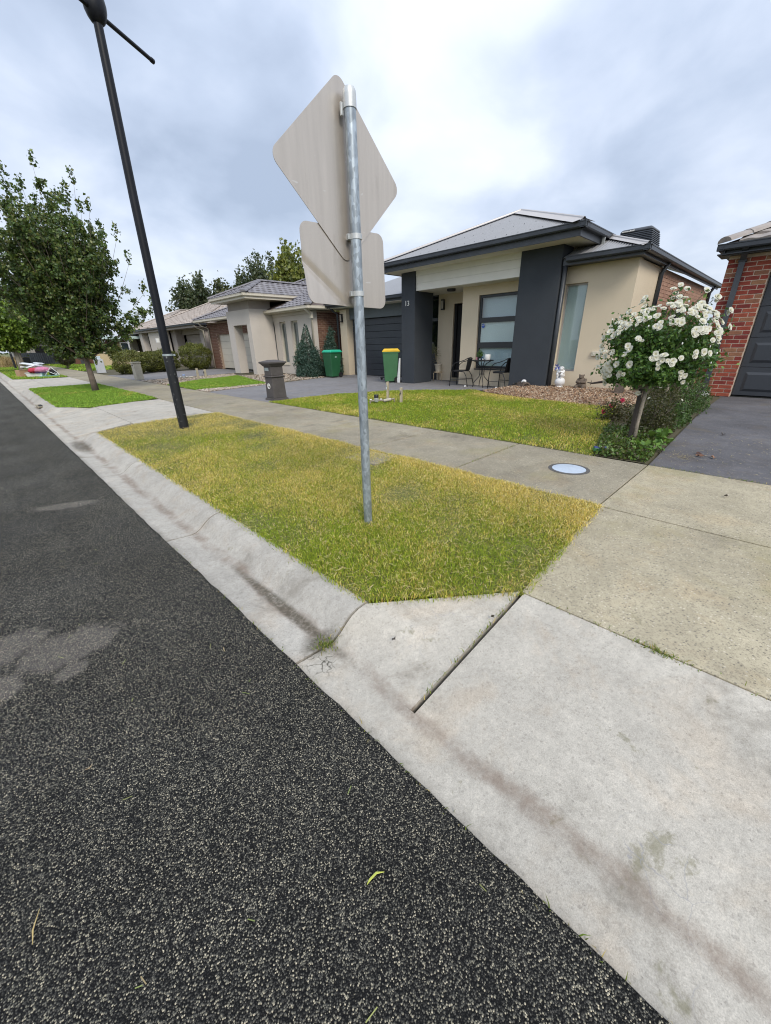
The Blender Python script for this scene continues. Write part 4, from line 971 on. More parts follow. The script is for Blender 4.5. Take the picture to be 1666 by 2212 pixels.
for k in range(4):
    for j in range(6):
        y = .74-j*.80; z = .12+k*.60; b.add([(12.098, y, z), (12.098, y-.62, z), (12.098, y-.62, z+.40), (12.098, y, z+.40), (12.075, y-.05, z+.05), (12.075, y-.57, z+.05), (12.075, y-.57, z+.35), (12.075, y-.05, z+.35)],
              [(0, 1, 5, 4), (1, 2, 6, 5), (2, 3, 7, 6), (3, 0, 4, 7), (4, 5, 6, 7)])
        b.m = 0
for j in range(0, len(b.v), 8):
    q = MB(); q.add(b.v[j:j+8], [(0, 1, 5, 4), (1, 2, 6, 5), (2, 3, 7, 6), (3, 0, 4, 7), (4, 5, 6, 7)]); q.build('raised_panel', M['gdoor'], gd, world=True)
wbox(B, 'soffit', M['gutter'], (11.62, -5.2, 2.805), (12.3, 1.78, 2.825)); wbox(B, 'fascia', M['fascia'], (11.70, -5.2, 2.79), (11.725, 1.70, 2.93))
b = MB(); b.box((11.93, -5.2, 2.77), (11.938, 1.61, 2.80)); 
gutter(B, M['gutter'], (11.53, -5.2, 2.99), (11.53, 1.80, 2.99), (-1, 0, 0)); gutter(B, M['gutter'], (11.53, 1.798, 2.99), (20, 1.798, 2.99), (0, 1, 0)); wbox(B, 'fascia', M['gutter'], (11.62, 1.66, 2.83), (20, 1.685, 2.95))
dp = MB(); 
def rect_pipe(pts, w=.10, d=.06):
    b = MB()
    for p, q in zip(pts[:-1], pts[1:]):
        p, q = Vector(p), Vector(q); b.add([p+Vector((-d/2, -w/2, 0)), p+Vector((d/2, -w/2, 0)), p+Vector((d/2, w/2, 0)), p+Vector((-d/2, w/2, 0)), q+Vector((-d/2, -w/2, 0)), q+Vector((d/2, -w/2, 0)), q+Vector((d/2, w/2, 0)), q+Vector((-d/2, w/2, 0))],
            [(3, 2, 1, 0), (4, 5, 6, 7), (0, 1, 5, 4), (1, 2, 6, 5), (2, 3, 7, 6), (3, 0, 4, 7)])
    return b
rect_pipe([(11.60, 1.34, 2.90), (11.64, 1.34, 2.86), (11.88, 1.36, 2.70), (11.88, 1.36, .06)]).build('downpipe', M['fascia'], B, world=True)
wbox(B, 'pipe_clip', M['metalblk'], (11.84, 1.29, 2.67), (11.93, 1.43, 2.70)); wbox(B, 'splash_block', M['white'], (11.72, 1.24, .0), (11.92, 1.48, .10))
Ub, Wb = (0, -1, 0), (1, 0, .42)
tiles(B, M['tile_r'], (11.55, 1.77, 2.985), Ub, Wb, 7, 4.5, lambda u, w: u > w*.93+.05 and u < 7, limit=60, order=lambda q: q[0])
b = MB(); b.add([(11.55, 1.77, 2.97), (11.55, -5.4, 2.97), (16.2, -5.4, 4.92), (16.2, -2.88, 4.92)], [(0, 1, 2, 3)]); b.add([(11.55, 1.77, 2.97), (16.2, -2.88, 4.92), (20, -2.88, 4.92), (20, 1.77, 2.97)], [(0, 1, 2, 3)]); b.build('roof', M['bedding'], B, world=True)
ridge(B, M['tile_r'], (11.60, 1.72, 3.0), (16.2, -2.88, 4.94), .15)
# ------------------------------------------------------------------ TILED HOUSE next door
T = thing('tiled_house', 'pale rendered house with blue grey roof tiles and portico beyond the grey house', 'house', (11, 19, 0))
XT = 10.85
b = MB()
WN = [(16.42, 16.98), (17.42, 17.98), (18.42, 18.98)]
ysl = [15.32]+[v for a in WN for v in a]+[20.6]
for a, c in zip(ysl[::2], ysl[1::2]): b.box((XT, a, 0), (XT+.3, c, 2.64))
for a, c in WN: b.box((XT, a, 0), (XT+.3, c, .45)); b.box((XT, a, 2.30), (XT+.3, c, 2.64))
b.build('wall', M['greige'], T, world=True)
for a, c in WN:
    w = wbox(T, 'window', M['dark'], (XT+.28, a+.002, .47), (XT+.295, c-.002, 2.28)); frame(w, XT+.10, a+.003, c-.003, .453, 2.297, [], M['creamframe'], .06); wbox(w, 'pane', M['glass'], (XT+.12, a+.06, .51), (XT+.125, c-.06, 2.24)); wbox(w, 'curtain', M['curtain'], (XT+.2, a+.01, .48), (XT+.21, c-.01, 2.27)); wbox(w, 'sill', M['creamframe'], (XT-.03, a-.03, .40), (XT+.12, c+.03, .449))
b = MB(); b.box((XT+.302, 15.35, 0), (19, 15.6, 2.64)); b.build('wall', M['mortar_tan'], T, world=True)
bricks(T, M['brick_brown'], (XT+.31, 15.35, 0), (1, 0, 0), (0, -1, 0), 3.4, 0, 2.60, limit=150, order=lambda q: (q[0], -q[2]))
# portico
PX = 9.65
b = MB(); b.box((PX, 20.27, 0), (PX+.45, 20.88, 2.22)); b.box((PX, 18.5, 0), (PX+.45, 18.88, 2.22)); b.box((PX, 18.5, 2.22), (PX+.45, 20.88, 2.86)); b.box((PX+.45, 18.5, 2.3), (XT-.002, 18.75, 2.86)); b.box((PX+.45, 20.6, 2.3), (XT+.2, 20.88, 2.86)); b.box((PX+.451, 18.5, 0), (XT-.002, 18.74, 2.3)); b.build('portico', M['greige'], T, world=True)
wbox(T, 'portico_ceiling', M['soffit'], (PX+.45, 18.75, 2.5), (XT, 20.6, 2.52))
b = MB(); b.box((PX+.1, 18.6, 2.862), (XT, 20.8, 3.22)); b.build('clerestory', M['taupe'], T, world=True)
wbox(T, 'soffit', M['cream'], (9.22, 17.9, 3.22), (12, 21.32, 3.24)); 
for a, c in (((9.19, 17.87, 3.21), (9.215, 21.35, 3.36)), ((9.19, 17.845, 3.21), (12.6, 17.868, 3.36))): wbox(T, 'fascia', M['cream'], a, c)
gutter(T, M['cream'], (9.10, 17.76, 3.42), (9.10, 21.46, 3.42), (-1, 0, 0), .11, .09); gutter(T, M['cream'], (9.10, 17.762, 3.42), (12.4, 17.762, 3.42), (0, -1, 0), .11, .09)
ca, hw2 = Vector((10.98, 19.61, 4.16)), 1.84
tiles(T, M['tile_grey'], (9.12, 17.77, 3.42), (0, 1, 0), (1, 0, .40), 3.68, 2.1, lambda u, w: w*.93 < min(u, 3.68-u), limit=60)
tiles(T, M['tile_grey'], (9.12, 17.77, 3.42), (1, 0, 0), (0, 1, .40), 6, 2.1, lambda u, w: u > w*.93 and u < 5.2, limit=80)
b = MB(); b.add([(9.12, 17.77, 3.40), (9.12, 21.45, 3.40), ca-Vector((0, 0, .03))], [(0, 1, 2)]); b.add([(9.12, 17.77, 3.40), ca-Vector((0, 0, .03)), (15, 19.61, 4.13), (15, 17.77, 3.40)], [(0, 1, 2, 3)]); b.add([(9.12, 21.45, 3.40), (15, 21.45, 3.40), (15, 19.61, 4.13), ca-Vector((0, 0, .03))], [(0, 1, 2, 3)]); b.build('roof', M['bedding'], T, world=True)
ridge(T, M['tile_grey'], (9.14, 17.79, 3.43), ca, .12); ridge(T, M['tile_grey'], (9.14, 21.43, 3.43), ca, .12); ridge(T, M['tile_grey'], ca, (14.2, 19.61, 4.16), .12)
# main roof
RX, RZ, RY0, RY1 = 10.42, 2.79, 14.9, 27.3
gutter(T, M['cream'], (RX-.04, RY0-.04, RZ), (RX-.04, 18.49, RZ), (-1, 0, 0), .12, .1); gutter(T, M['cream'], (RX-.04, RY0-.038, RZ), (18, RY0-.038, RZ), (0, -1, 0), .12, .1); gutter(T, M['cream'], (RX-.04, 20.9, RZ), (RX-.04, RY1, RZ), (-1, 0, 0), .12, .1)
wbox(T, 'fascia', M['cream'], (RX+.07, RY0+.07, RZ-.15), (RX+.09, 18.49, RZ-.02)); wbox(T, 'soffit', M['cream'], (RX+.092, RY0+.08, RZ-.148), (XT-.002, 18.49, RZ-.13)); wbox(T, 'fascia', M['cream'], (RX+.07, RY0+.05, RZ-.15), (18, RY0+.069, RZ-.02)); wbox(T, 'fascia', M['cream'], (RX+.07, 20.9, RZ-.15), (RX+.09, RY1, RZ-.02))
wbox(T, 'cornice', M['greige'], (XT-.05, 15.30, 2.52), (XT-.002, 18.49, 2.64))
tiles(T, M['tile_grey'], (RX, RY0, RZ), (0, 1, 0), (1, 0, .40), RY1-RY0, 5.4, lambda u, w: w*.93 < min(u, RY1-RY0-u) and not (2.6 < u < 6.6 and w*.93 < 1.2-.0*abs(u-4.7)), limit=160, order=lambda q: q[0]+q[1]*.6)
b = MB(); z2 = RZ-.02; b.add([(RX, RY0, z2), (RX, RY1, z2), (RX+5.0, RY1-5, z2+2.0), (RX+5, RY0+5, z2+2.0)], [(0, 1, 2, 3)]); b.add([(RX, RY0, z2), (RX+5, RY0+5, z2+2), (20, RY0+5, z2+2), (20, RY0, z2)], [(0, 1, 2, 3)]); b.add([(RX, RY1, z2), (20, RY1, z2), (20, RY1-5, z2+2), (RX+5, RY1-5, z2+2)], [(0, 1, 2, 3)]); b.build('roof', M['bedding'], T, world=True)
ridge(T, M['tile_grey'], (RX, RY0, RZ+.01), (RX+5, RY0+5, RZ+2.01), .12); ridge(T, M['tile_grey'], (RX+5, RY0+5, RZ+2.01), (RX+5, RY1-5, RZ+2.01), .12); ridge(T, M['tile_grey'], (RX, RY1, RZ+.01), (RX+5, RY1-5, RZ+2.01), .12)
pipe(T, 'downpipe', M['cream'], [(RX+.02, 15.17, 2.70), (RX+.25, 15.17, 2.5), (XT-.03, 15.25, 2.4), (XT-.03, 15.25, .02)], .045); wbox(T, 'rain_head', M['cream'], (XT-.12, 15.14, 2.32), (XT-.02, 15.30, 2.58), .01)
# garage
XG2 = 11.1
b = MB(); b.box((XG2, 25.75, 0), (XG2+.4, 27.0, 2.66)); b.box((XG2, 20.88, 1.97), (XG2+.4, 25.75, 2.66)); b.box((XG2+.41, 26.7, 0), (18, 27.0, 2.66)); b.build('wall', M['mortar_tan'], T, world=True)
bricks(T, M['brick_brown'], (XG2, 27.0, 0), (0, -1, 0), (-1, 0, 0), 6.1, 0, 2.63, lambda u, z: u > 1.25 and z < 1.97, limit=150, order=lambda q: (-q[0]//.5, q[2]))
gd = wbox(T, 'garage_door', M['dark'], (XG2+.2, 20.9, 0), (XG2+.22, 25.74, 1.97))
for k in range(5): wbox(gd, 'door_section', M['cream'], (XG2+.14, 20.92, .05+k*.384), (XG2+.198, 25.73, .05+k*.384+.376), .006)
pipe(T, 'downpipe', M['cream'], [(RX+.02, 26.7, 2.7), (RX+.2, 26.7, 2.5), (XG2-.05, 26.75, 2.35), (XG2-.05, 26.75, .02)], .045)
# ------------------------------------------------------------------ THIRD HOUSE further along
F = thing('tiled_house', 'taupe house with tan roof tiles behind rounded hedges', 'house', (11, 36, 0))
EZ = 2.74
def hip(par, mat, x0, y0, y1, z, back, pitch=.41, lim=120, tw=.30, nback=None):
    hw = (y1-y0)/2; rise = hw*pitch; a = Vector((x0+hw, y0+hw, z+rise)) 
    k = math.hypot(1, pitch)
    tiles(par, mat, (x0, y0, z), (0, 1, 0), (1, 0, pitch), y1-y0, hw*k, lambda u, w: w/k < min(u, y1-y0-u), limit=lim, order=lambda q: q[0])
    tiles(par, mat, (x0, y0, z), (1, 0, 0), (0, 1, pitch), back-x0, hw*k, lambda u, w: u > w/k and u < back-x0, limit=lim//2, order=lambda q: q[0])
    b = MB(); s = Vector((0, 0, -.02)); e = Vector((back, y0+hw, z+rise))
    b.add([Vector((x0, y0, z))+s, Vector((x0, y1, z))+s, a+s], [(0, 1, 2)]); b.add([Vector((x0, y0, z))+s, a+s, e+s, Vector((back, y0, z))+s], [(0, 1, 2, 3)]); b.add([Vector((x0, y1, z))+s, Vector((back, y1, z))+s, e+s, a+s], [(0, 1, 2, 3)]); b.build('roof', M['bedding'], par, world=True)
    ridge(par, mat, (x0, y0, z), a, .13); ridge(par, mat, (x0, y1, z), a, .13); ridge(par, mat, a, e, .13)
hip(F, M['tile_brown'], 10.7, 37.4, 45.6, EZ, 17, lim=110)
hip(F, M['tile_brown'], 10.75, 28.0, 40.5, EZ-.01, 19, lim=150)
gutter(F, M['gutter'], (10.62, 27.95, EZ), (10.62, 45.7, EZ), (-1, 0, 0), .13, .1); gutter(F, M['gutter'], (10.62, 27.952, EZ), (18, 27.952, EZ), (0, -1, 0), .13, .1)
wbox(F, 'fascia', M['taupe'], (10.74, 28.0, EZ-.26), (10.76, 45.6, EZ-.13)); wbox(F, 'soffit', M['taupe'], (10.762, 28.0, EZ-.258), (12.2, 45.6, EZ-.24))
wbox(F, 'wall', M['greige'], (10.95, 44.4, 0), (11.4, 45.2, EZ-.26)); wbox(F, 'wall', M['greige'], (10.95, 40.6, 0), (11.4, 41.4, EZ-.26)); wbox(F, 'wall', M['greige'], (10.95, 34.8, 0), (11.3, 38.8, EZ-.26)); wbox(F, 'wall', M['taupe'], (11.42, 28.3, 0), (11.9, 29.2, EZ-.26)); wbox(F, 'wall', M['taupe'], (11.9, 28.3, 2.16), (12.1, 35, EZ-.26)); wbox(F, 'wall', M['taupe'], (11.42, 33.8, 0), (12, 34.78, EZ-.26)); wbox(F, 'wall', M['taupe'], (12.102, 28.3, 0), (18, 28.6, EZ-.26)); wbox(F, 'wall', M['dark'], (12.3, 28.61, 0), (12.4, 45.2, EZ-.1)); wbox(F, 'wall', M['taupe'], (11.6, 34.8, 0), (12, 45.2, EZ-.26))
w = wbox(F, 'window', M['dark'], (11.5, 41.5, .3), (11.55, 44.3, 2.35)); frame(w, 11.42, 41.5, 44.3, .3, 2.35, [], M['frame'], .07); wbox(w, 'pane', M['darkglass'], (11.44, 41.6, .38), (11.445, 44.2, 2.28))
for y in (42.3, 43.2): wbox(w, 'mullion', M['frame'], (11.425, y, .3), (11.465, y+.08, 2.35))
gd = wbox(F, 'garage_door', M['dark'], (12.2, 29.2, 0), (12.22, 33.8, 2.16))
for k in range(5): wbox(gd, 'door_section', M['taupe'], (12.15, 29.22, .03+k*.425), (12.198, 33.78, .03+k*.425+.418), .006)
pipe(F, 'downpipe', M['cream'], [(10.7, 28.1, EZ-.1), (10.9, 28.15, EZ-.3), (11.3, 28.25, EZ-.45), (11.36, 28.28, .02)], .05)
# ------------------------------------------------------------------ TRAFFIC SIGN seen from behind
S = thing('traffic_sign', 'galvanised sign post with diamond sign above square sign, both seen from behind', 'road sign', (1.792, 2.015, 0))
b = MB(); b.tube([(0, 0, -.1), (0, 0, 1.2), (-.004, 0, 2.46)], .0315, 20); b.build('post', M['galv'], S, smooth='auto')
b = MB(); b.lathe([(.0355, 2.40), (.0355, 2.452), (.034, 2.470), (.027, 2.484), (.012, 2.490)], (-.004, 0, 0), 20); b.build('post_cap', M['zinc'], S, smooth='auto')
for z in (1.845, 1.555):
    b = MB(); b.lathe([(.034, z-.014), (.036, z-.013), (.036, z+.013), (.034, z+.014)], n=20)
    b.box((-.050, .012, z-.013), (-.030, .016, z+.013)); b.box((-.050, .021, z-.013), (-.030, .025, z+.013)); b.box((-.030, .012, z-.012), (.030, .050, z+.012)); b.build('clamp', M['zinc'], S, smooth='auto')
b = MB(); b.box((-.050, .016, 2.37), (-.034, .030, 2.425)); b.build('clamp', M['zinc'], S, bevel=.003)
def rounded(pts, r, n=7):
    out = []; m = len(pts)
    for i in range(m):
        p, a, c = Vector(pts[i]), Vector(pts[i-1]), Vector(pts[(i+1) % m]); d1, d2 = (a-p).normalized(), (c-p).normalized()
        th = d1.angle(d2)/2; t = r/math.tan(th); q1, q2 = p+d1*t, p+d2*t; cc = p+(d1+d2).normalized()*(r/math.sin(th))
        a1 = math.atan2(q1.y-cc.y, q1.x-cc.x); a2 = math.atan2(q2.y-cc.y, q2.x-cc.x); da = (a2-a1+math.pi) % (2*math.pi)-math.pi
        out += [(cc.x+r*math.cos(a1+da*k/n), cc.y+r*math.sin(a1+da*k/n)) for k in range(n+1)]
    return out
def plate(name, poly, y, bend=None, wav=0):
    bm = bmesh.new(); f = bm.faces.new([bm.verts.new((x, y, z)) for x, z in poly])
    for k in range(-14, 15):
        bmesh.ops.bisect_plane(bm, geom=bm.verts[:]+bm.edges[:]+bm.faces[:], plane_co=(k*.033, 0, 0), plane_no=(1, 0, 0))
    if bend:
        (px, pz), nrm = bend; nv = Vector((nrm[0], 0, nrm[1])).normalized()
        for k in range(-6, 12): bmesh.ops.bisect_plane(bm, geom=bm.verts[:]+bm.edges[:]+bm.faces[:], plane_co=Vector((px, 0, pz))+nv*(k*.009), plane_no=nv)
        for v in bm.verts:
            d = (v.co-Vector((px, y, pz))).dot(nv)
            if d > -.05: v.co.y += -.16*max(0, d)+.009*math.exp(-(d/.022)**2)
    bmesh.ops.recalc_face_normals(bm, faces=bm.faces[:])
    me = bpy.data.meshes.new(name); bm.to_mesh(me); bm.free(); me.materials.append(M['signback'])
    o = bpy.data.objects.new(name, me); COL.objects.link(o); o.parent = S; m = o.modifiers.new('thick', 'SOLIDIFY'); m.thickness = .003; m.offset = 0; return o
plate('diamond_plate', rounded([(-.034, 2.555), (-.492, 2.128), (-.034, 1.715), (.430, 2.150)], .05), .052)
plate('square_plate', rounded([(-.350, 1.885), (-.345, 1.495), (.292, 1.488), (.278, 1.905)], .05), .058, bend=((-.285, 1.66), (-.55, -.80)))
# ------------------------------------------------------------------ LAMP POST
def lamp_post(loc, label, rz=0):
    L = thing('street_lamp', label, 'lamp post', loc, rz, None)
    b = MB(); b.tube([(0, 0, -.05), (0, 0, 1.17)], [.076, .073], 18); b.build('base', M['wornblack'], L, smooth='auto')
    b = MB(); b.tube([(0, 0, 1.171), (.03, 0, 3.2), (.09, -.02, 5.6)], [.063, .057, .047], 18); b.build('pole', M['black'], L, smooth='auto')
    b = MB(); b.lathe([(.073, 1.158), (.079, 1.160), (.079, 1.186), (.065, 1.19)], n=18); b.box((.07, -.05, 1.158), (.10, -.02, 1.186)); b.build('strap', M['strap'], L, smooth='auto')
    b = MB(); b.blob((.078, -.015, 5.09), (.125, .125, .19), 18, 10); b.build('collar', M['black'], L, smooth=True)
    for s in (1, -1):
        a = Vector((.08, -.01, 5.03)); d = Vector((.745, .43, -.03)) if s > 0 else Vector((-.745, -.43, .03))
        o = MB().tube([a, a+d*s*s], .026, 10).build('arm', M['black'], L, smooth='auto'); e = a+d
        MB().tube([e-d.normalized()*.03, e+d.normalized()*.012], .031, 10).build('end_cap', M['black'], o, smooth='auto')
    b = MB(); b.box((-.013, .085, 1.42), (-.009, .125, 2.02)); b.build('sign_blade', basic('pale_yellow_sign', (.62, .62, .30), .5, n1=None, n2=None), L)
    b = MB(); b.box((-.10, .04, 1.36), (-.06, .08, 1.42)); b.build('bracket', M['white'], L)
    return L
lamp_post((2.24, 7.19, 0), 'tall black street lamp post with side arms standing in the dry verge')
L2p = lamp_post((2.29, 44.7, 0), 'far black lamp post rising out of the trees beyond the rubbish pile')
# ------------------------------------------------------------------ TREES
PEAR = [(.07, .122, .032), (.09, .15, .038), (.058, .10, .034), (.13, .18, .044), (.155, .17, .048), (.05, .08, .028)]
lat = Vector((16.4, -2.6, 0)).normalized()
def L_(l, z): return (lat.x*l, lat.y*l, z)
make_tree('pear_tree', 'green ornamental pear tree on the bright green verge patch', (2.62, 16.4, 0), .95,
          [(-.05, 0, 3.65, 1.85, 1.7, 1.95), (.25, 0, 4.35, 1.3, 1.3, 1.25), (0, 0, 2.2, 1.35, 1.3, 1.0), (-1.1, .1, 3.5, 1.4, 1.3, 1.6), (.1, 0, 1.6, .7, .7, .6)], 200, 9, 40, .085, PEAR, .088, .05, extra=[L_(1.0, 5.75), L_(.15, 5.95), L_(-.55, 5.6), L_(1.2, 5.1), L_(1.75, 4.5), L_(1.9, 3.8), L_(2.15, 3.0), L_(2.3, 2.55), L_(2.35, 2.75), L_(1.5, 2.05)], seed=11, up=.9, twl=.36, lean=(.0, 0), aspect=.8, inner=.05)
BRIGHT = [(.16, .26, .035), (.20, .30, .04), (.12, .21, .03), (.25, .34, .055), (.09, .15, .025)]
make_tree('street_tree', 'bright leafy street tree behind the rubbish pile at the left edge', (2.2, 37.5, 0), 1.3, [(-.2, 0, 2.95, 2.0, 1.8, 1.55), (-1.6, .4, 3.3, 1.8, 1.6, 1.6), (.3, 0, 2.2, 1.5, 1.5, .9)], 80, 10, 30, .19, BRIGHT, .13, .14, seed=5, twl=.5, bark='bark_pale')
make_tree('street_tree', 'dark street tree furthest along the verge, behind the bright one', (3.2, 51.4, 0), 1.4, [(-.6, 0, 4.2, 3.2, 3, 2.7)], 60, 9, 28, .30, PEAR, .16, .2, seed=6, twl=.7, bark='bark_pale')
make_tree('street_tree', 'pale trunked street tree beside the dark metal fence', (4.3, 60, 0), 1.6, [(0, 0, 4.4, 3.0, 3, 2.8)], 30, 8, 22, .28, BRIGHT, .16, .22, seed=8, twl=.7, bark='bark_pale')
make_tree('street_tree', 'shadowy tree across the end of the street behind dry ornamental grass', (-1.5, 66, 0), 1.2, [(0, 0, 4.0, 5.5, 4, 3.4)], 60, 9, 28, .40, PEAR, .2, .3, seed=9, twl=.9)
EUC = [(.060, .085, .045), (.08, .10, .05), (.05, .07, .04), (.095, .11, .055)]; OLIVE = [(.15, .18, .035), (.19, .22, .045), (.11, .14, .03), (.22, .23, .05)]
def bgtree(az, dist, top, w, label, pal, seed, low=.25, n=90):
    x, y = az[0]*dist, az[1]*dist; H = 1.275+top*dist; W_ = w*dist/2
    make_tree('gum_tree', label, (x, y, 0), H*low, [(0, 0, H*.62, W_, W_, H*.36), (W_*.3, 0, H*.5, W_*.8, W_*.8, H*.28), (-W_*.4, W_*.2, H*.55, W_*.7, W_*.7, H*.26)], n, 8, 26, .36, pal, .28, .24, seed=seed, twl=H*.11, up=.5, inner=.15)
bgtree((.372, .928), 62, .140, .10, 'dark feathery gum tree rising left of the tiled roofs', EUC, 21)
bgtree((.418, .908), 64, .134, .09, 'dusky green gum tree right of the feathery one behind the roofs', [(.075, .085, .035), (.09, .10, .04), (.055, .07, .03)], 22)
bgtree((.478, .878), 60, .174, .085, 'tall dark gum tree with a ragged top above the tiled house', EUC, 23)
bgtree((.512, .860), 68, .178, .055, 'slim grey green gum tree between the dark and the bright crowns', EUC, 24, n=70)
bgtree((.568, .823), 46, .200, .14, 'big bright olive gum tree with pale limbs beside the sign', OLIVE, 25, low=.2, n=130)
bgtree((.60, .80), 58, .12, .10, 'low olive gum tree hidden behind the square sign plate', OLIVE, 26, n=60)
bgtree((.27, .963), 80, .055, .05, 'small distant green tree behind the carport roof', [(.10, .13, .05), (.13, .16, .06)], 27, n=26)
bgtree((.215, .977), 85, .05, .06, 'pale distant tree left of the carport roof', [(.10, .13, .05), (.13, .16, .06)], 28, n=26)
# ------------------------------------------------------------------ SHRUBS
HED = [(.11, .125, .025), (.14, .15, .03), (.085, .10, .022), (.17, .17, .04)]
shell_shrub('hedge', 'large rounded hedge bush next to the pale mailbox, leftmost of the row', (6.15, 26.0, 0), (.95, .95, .60), 10000, .08, HED, group='rounded hedges along the driveway', seed=1, flat=.7)
shell_shrub('hedge', 'dark rounded hedge bush second from the left in the row', (7.35, 26.9, 0), (.80, .75, .55), 8000, .08, HED, group='rounded hedges along the driveway', seed=2, flat=.7)
shell_shrub('hedge', 'rounded hedge bush just left of the black lamp post', (8.3, 27.3, 0), (.80, .75, .62), 8000, .08, HED, group='rounded hedges along the driveway', seed=3, flat=.7)
shell_shrub('hedge', 'tall flat topped hedge bush right of the black lamp post', (10.1, 27.2, 0), (.95, .8, .75), 9000, .08, [(.15, .17, .03), (.18, .19, .04), (.10, .12, .025)], group='rounded hedges along the driveway', seed=4, flat=.7)
shell_shrub('round_shrub', 'clipped dark ball shaped shrub in front of the grey fence', (4.95, 38.9, 0), (.62, .62, .52), 5000, .07, [(.05, .055, .02), (.065, .06, .02), (.04, .045, .018)], cz=.78, seed=6)
make_tree('ornamental_tree', 'small bushy tree in front of the low cream wall', (6.9, 33, 0), .55, [(0, 0, 1.25, .42, .42, .55), (.3, 0, 1.35, .3, .3, .35), (-.15, 0, 1.0, .35, .35, .35)], 24, 8, 20, .075, [(.10, .12, .025), (.13, .15, .03), (.08, .09, .02)], .04, .06, seed=12, twl=.16)
CONF = [(.045, .095, .075), (.06, .115, .09), (.035, .08, .06), (.085, .14, .105)]
cone_shrub('conifer', 'blue green cone shaped conifer beside the brick corner of the tiled house', (10.35, 15.1, 0), 2.15, .66, 11000, .085, CONF, 'cone shaped conifers', 3)
cone_shrub('conifer', 'narrower conifer behind the green lidded bin', (11.45, 14.85, 0), 2.05, .52, 8500, .085, CONF, 'cone shaped conifers', 4)
# dry ornamental grass
P = np.c_[RNG.normal(1.75, .35, 2500), RNG.normal(50.5, .5, 2500)]
v, q, tt, cc = blades(P, np.zeros(2500), .85, .03, pick([(.50, .38, .20), (.42, .30, .14), (.58, .46, .26)], 2500), (.1, .7))
o = np_mesh('ornamental_grass', v, [q, tt], M['grass'], cc); tag(o, 'tall dry tawny ornamental grass clump at the far left edge', 'grass clump')
# ------------------------------------------------------------------ STANDARD ROSE
RO = thing('rose_bush', 'white standard rose with a round crown on a bare trunk by the driveway', 'rose bush', (5.92, 1.26, 0))
b = MB(); b.tube([(0, 0, -.02), (.012, .01, .25), (-.005, 0, .5), (.01, .0, .75)], [.032, .026, .025, .028], 10); b.build('trunk', M['bark_pale'], RO, smooth=True)
b = MB(); b.box((-.055, .025, -.05), (-.015, .065, .68)); b.build('stake', M['dkwood'], RO, bevel=.003)
rlat = Vector((1.26, -5.92, 0)).normalized(); rfw = Vector((-5.92, -1.26, 0)).normalized()
rn = random.Random(17); br = MB(); lp = []; tips = []
C0 = Vector((0, 0, 1.10))
for i in range(120):
    while True:
        q = Vector((rn.gauss(0, 1), rn.gauss(0, 1), rn.gauss(.25, 1))).normalized()
        if q.z > -.80: break
    k = rn.uniform(.75, 1.08) if i < 85 else rn.uniform(.3, .8)
    e = C0+Vector((q.x*.62*k, q.y*.62*k, (q.z*.56 if q.z > 0 else q.z*.50)*k))
    st = Vector((rn.uniform(-.03, .03), rn.uniform(-.03, .03), .72)); mid = st.lerp(e, .5)+Vector((0, 0, .06))
    path = [st, st.lerp(mid, .6).lerp(mid.lerp(e, .3), .3), mid, e]; br.tube(path, [.010, .008, .006, .003], 5, caps=False)
    tips.append((e, q))
    for k in range(13):
        s = rn.uniform(.3, 1.0); a = st.lerp(mid, s).lerp(mid.lerp(e, s), s)
        for _ in range(12): lp.append(a+Vector((rn.gauss(0, .048), rn.gauss(0, .048), rn.gauss(0, .042))))
shoots = []
for (l, z, f) in ((.09, 1.80, .1), (.03, 1.78, .0), (.16, 1.76, .1), (-.22, 1.70, .15), (.34, 1.73, .1), (.45, 1.66, .1), (-.36, 1.56, .1), (.60, 1.53, .05), (-.58, 1.28, .1), (-.6, 1.05, .1), (.64, 1.36, .0)):
    st = C0+rlat*(l*.55)+Vector((0, 0, (z-1.10)*.55)); e = C0+rlat*l+rfw*f+Vector((0, 0, z-1.10)); br.tube([st, st.lerp(e, .5)+Vector((0, 0, .03)), e], [.006, .004, .002], 5, caps=False); shoots.append((e, (e-st).normalized()))
    for _ in range(14): q = st.lerp(e, rn.uniform(.2, .95)); lp.append(q+Vector((rn.gauss(0, .03), rn.gauss(0, .03), rn.gauss(0, .03))))
br.build('stems', M['bark'], RO, smooth=True)
P = np.array([tuple(p) for p in lp]); P = P[P[:, 2] > .52]
v, F, c = leaf_np(P, .047, pick([(.05, .125, .03), (.075, .17, .035), (.045, .105, .026), (.115, .22, .042), (.15, .26, .055)], len(P), .3), .62, .2)
o = np_mesh('foliage', v, [F], M['leaf'], c); o.parent = RO
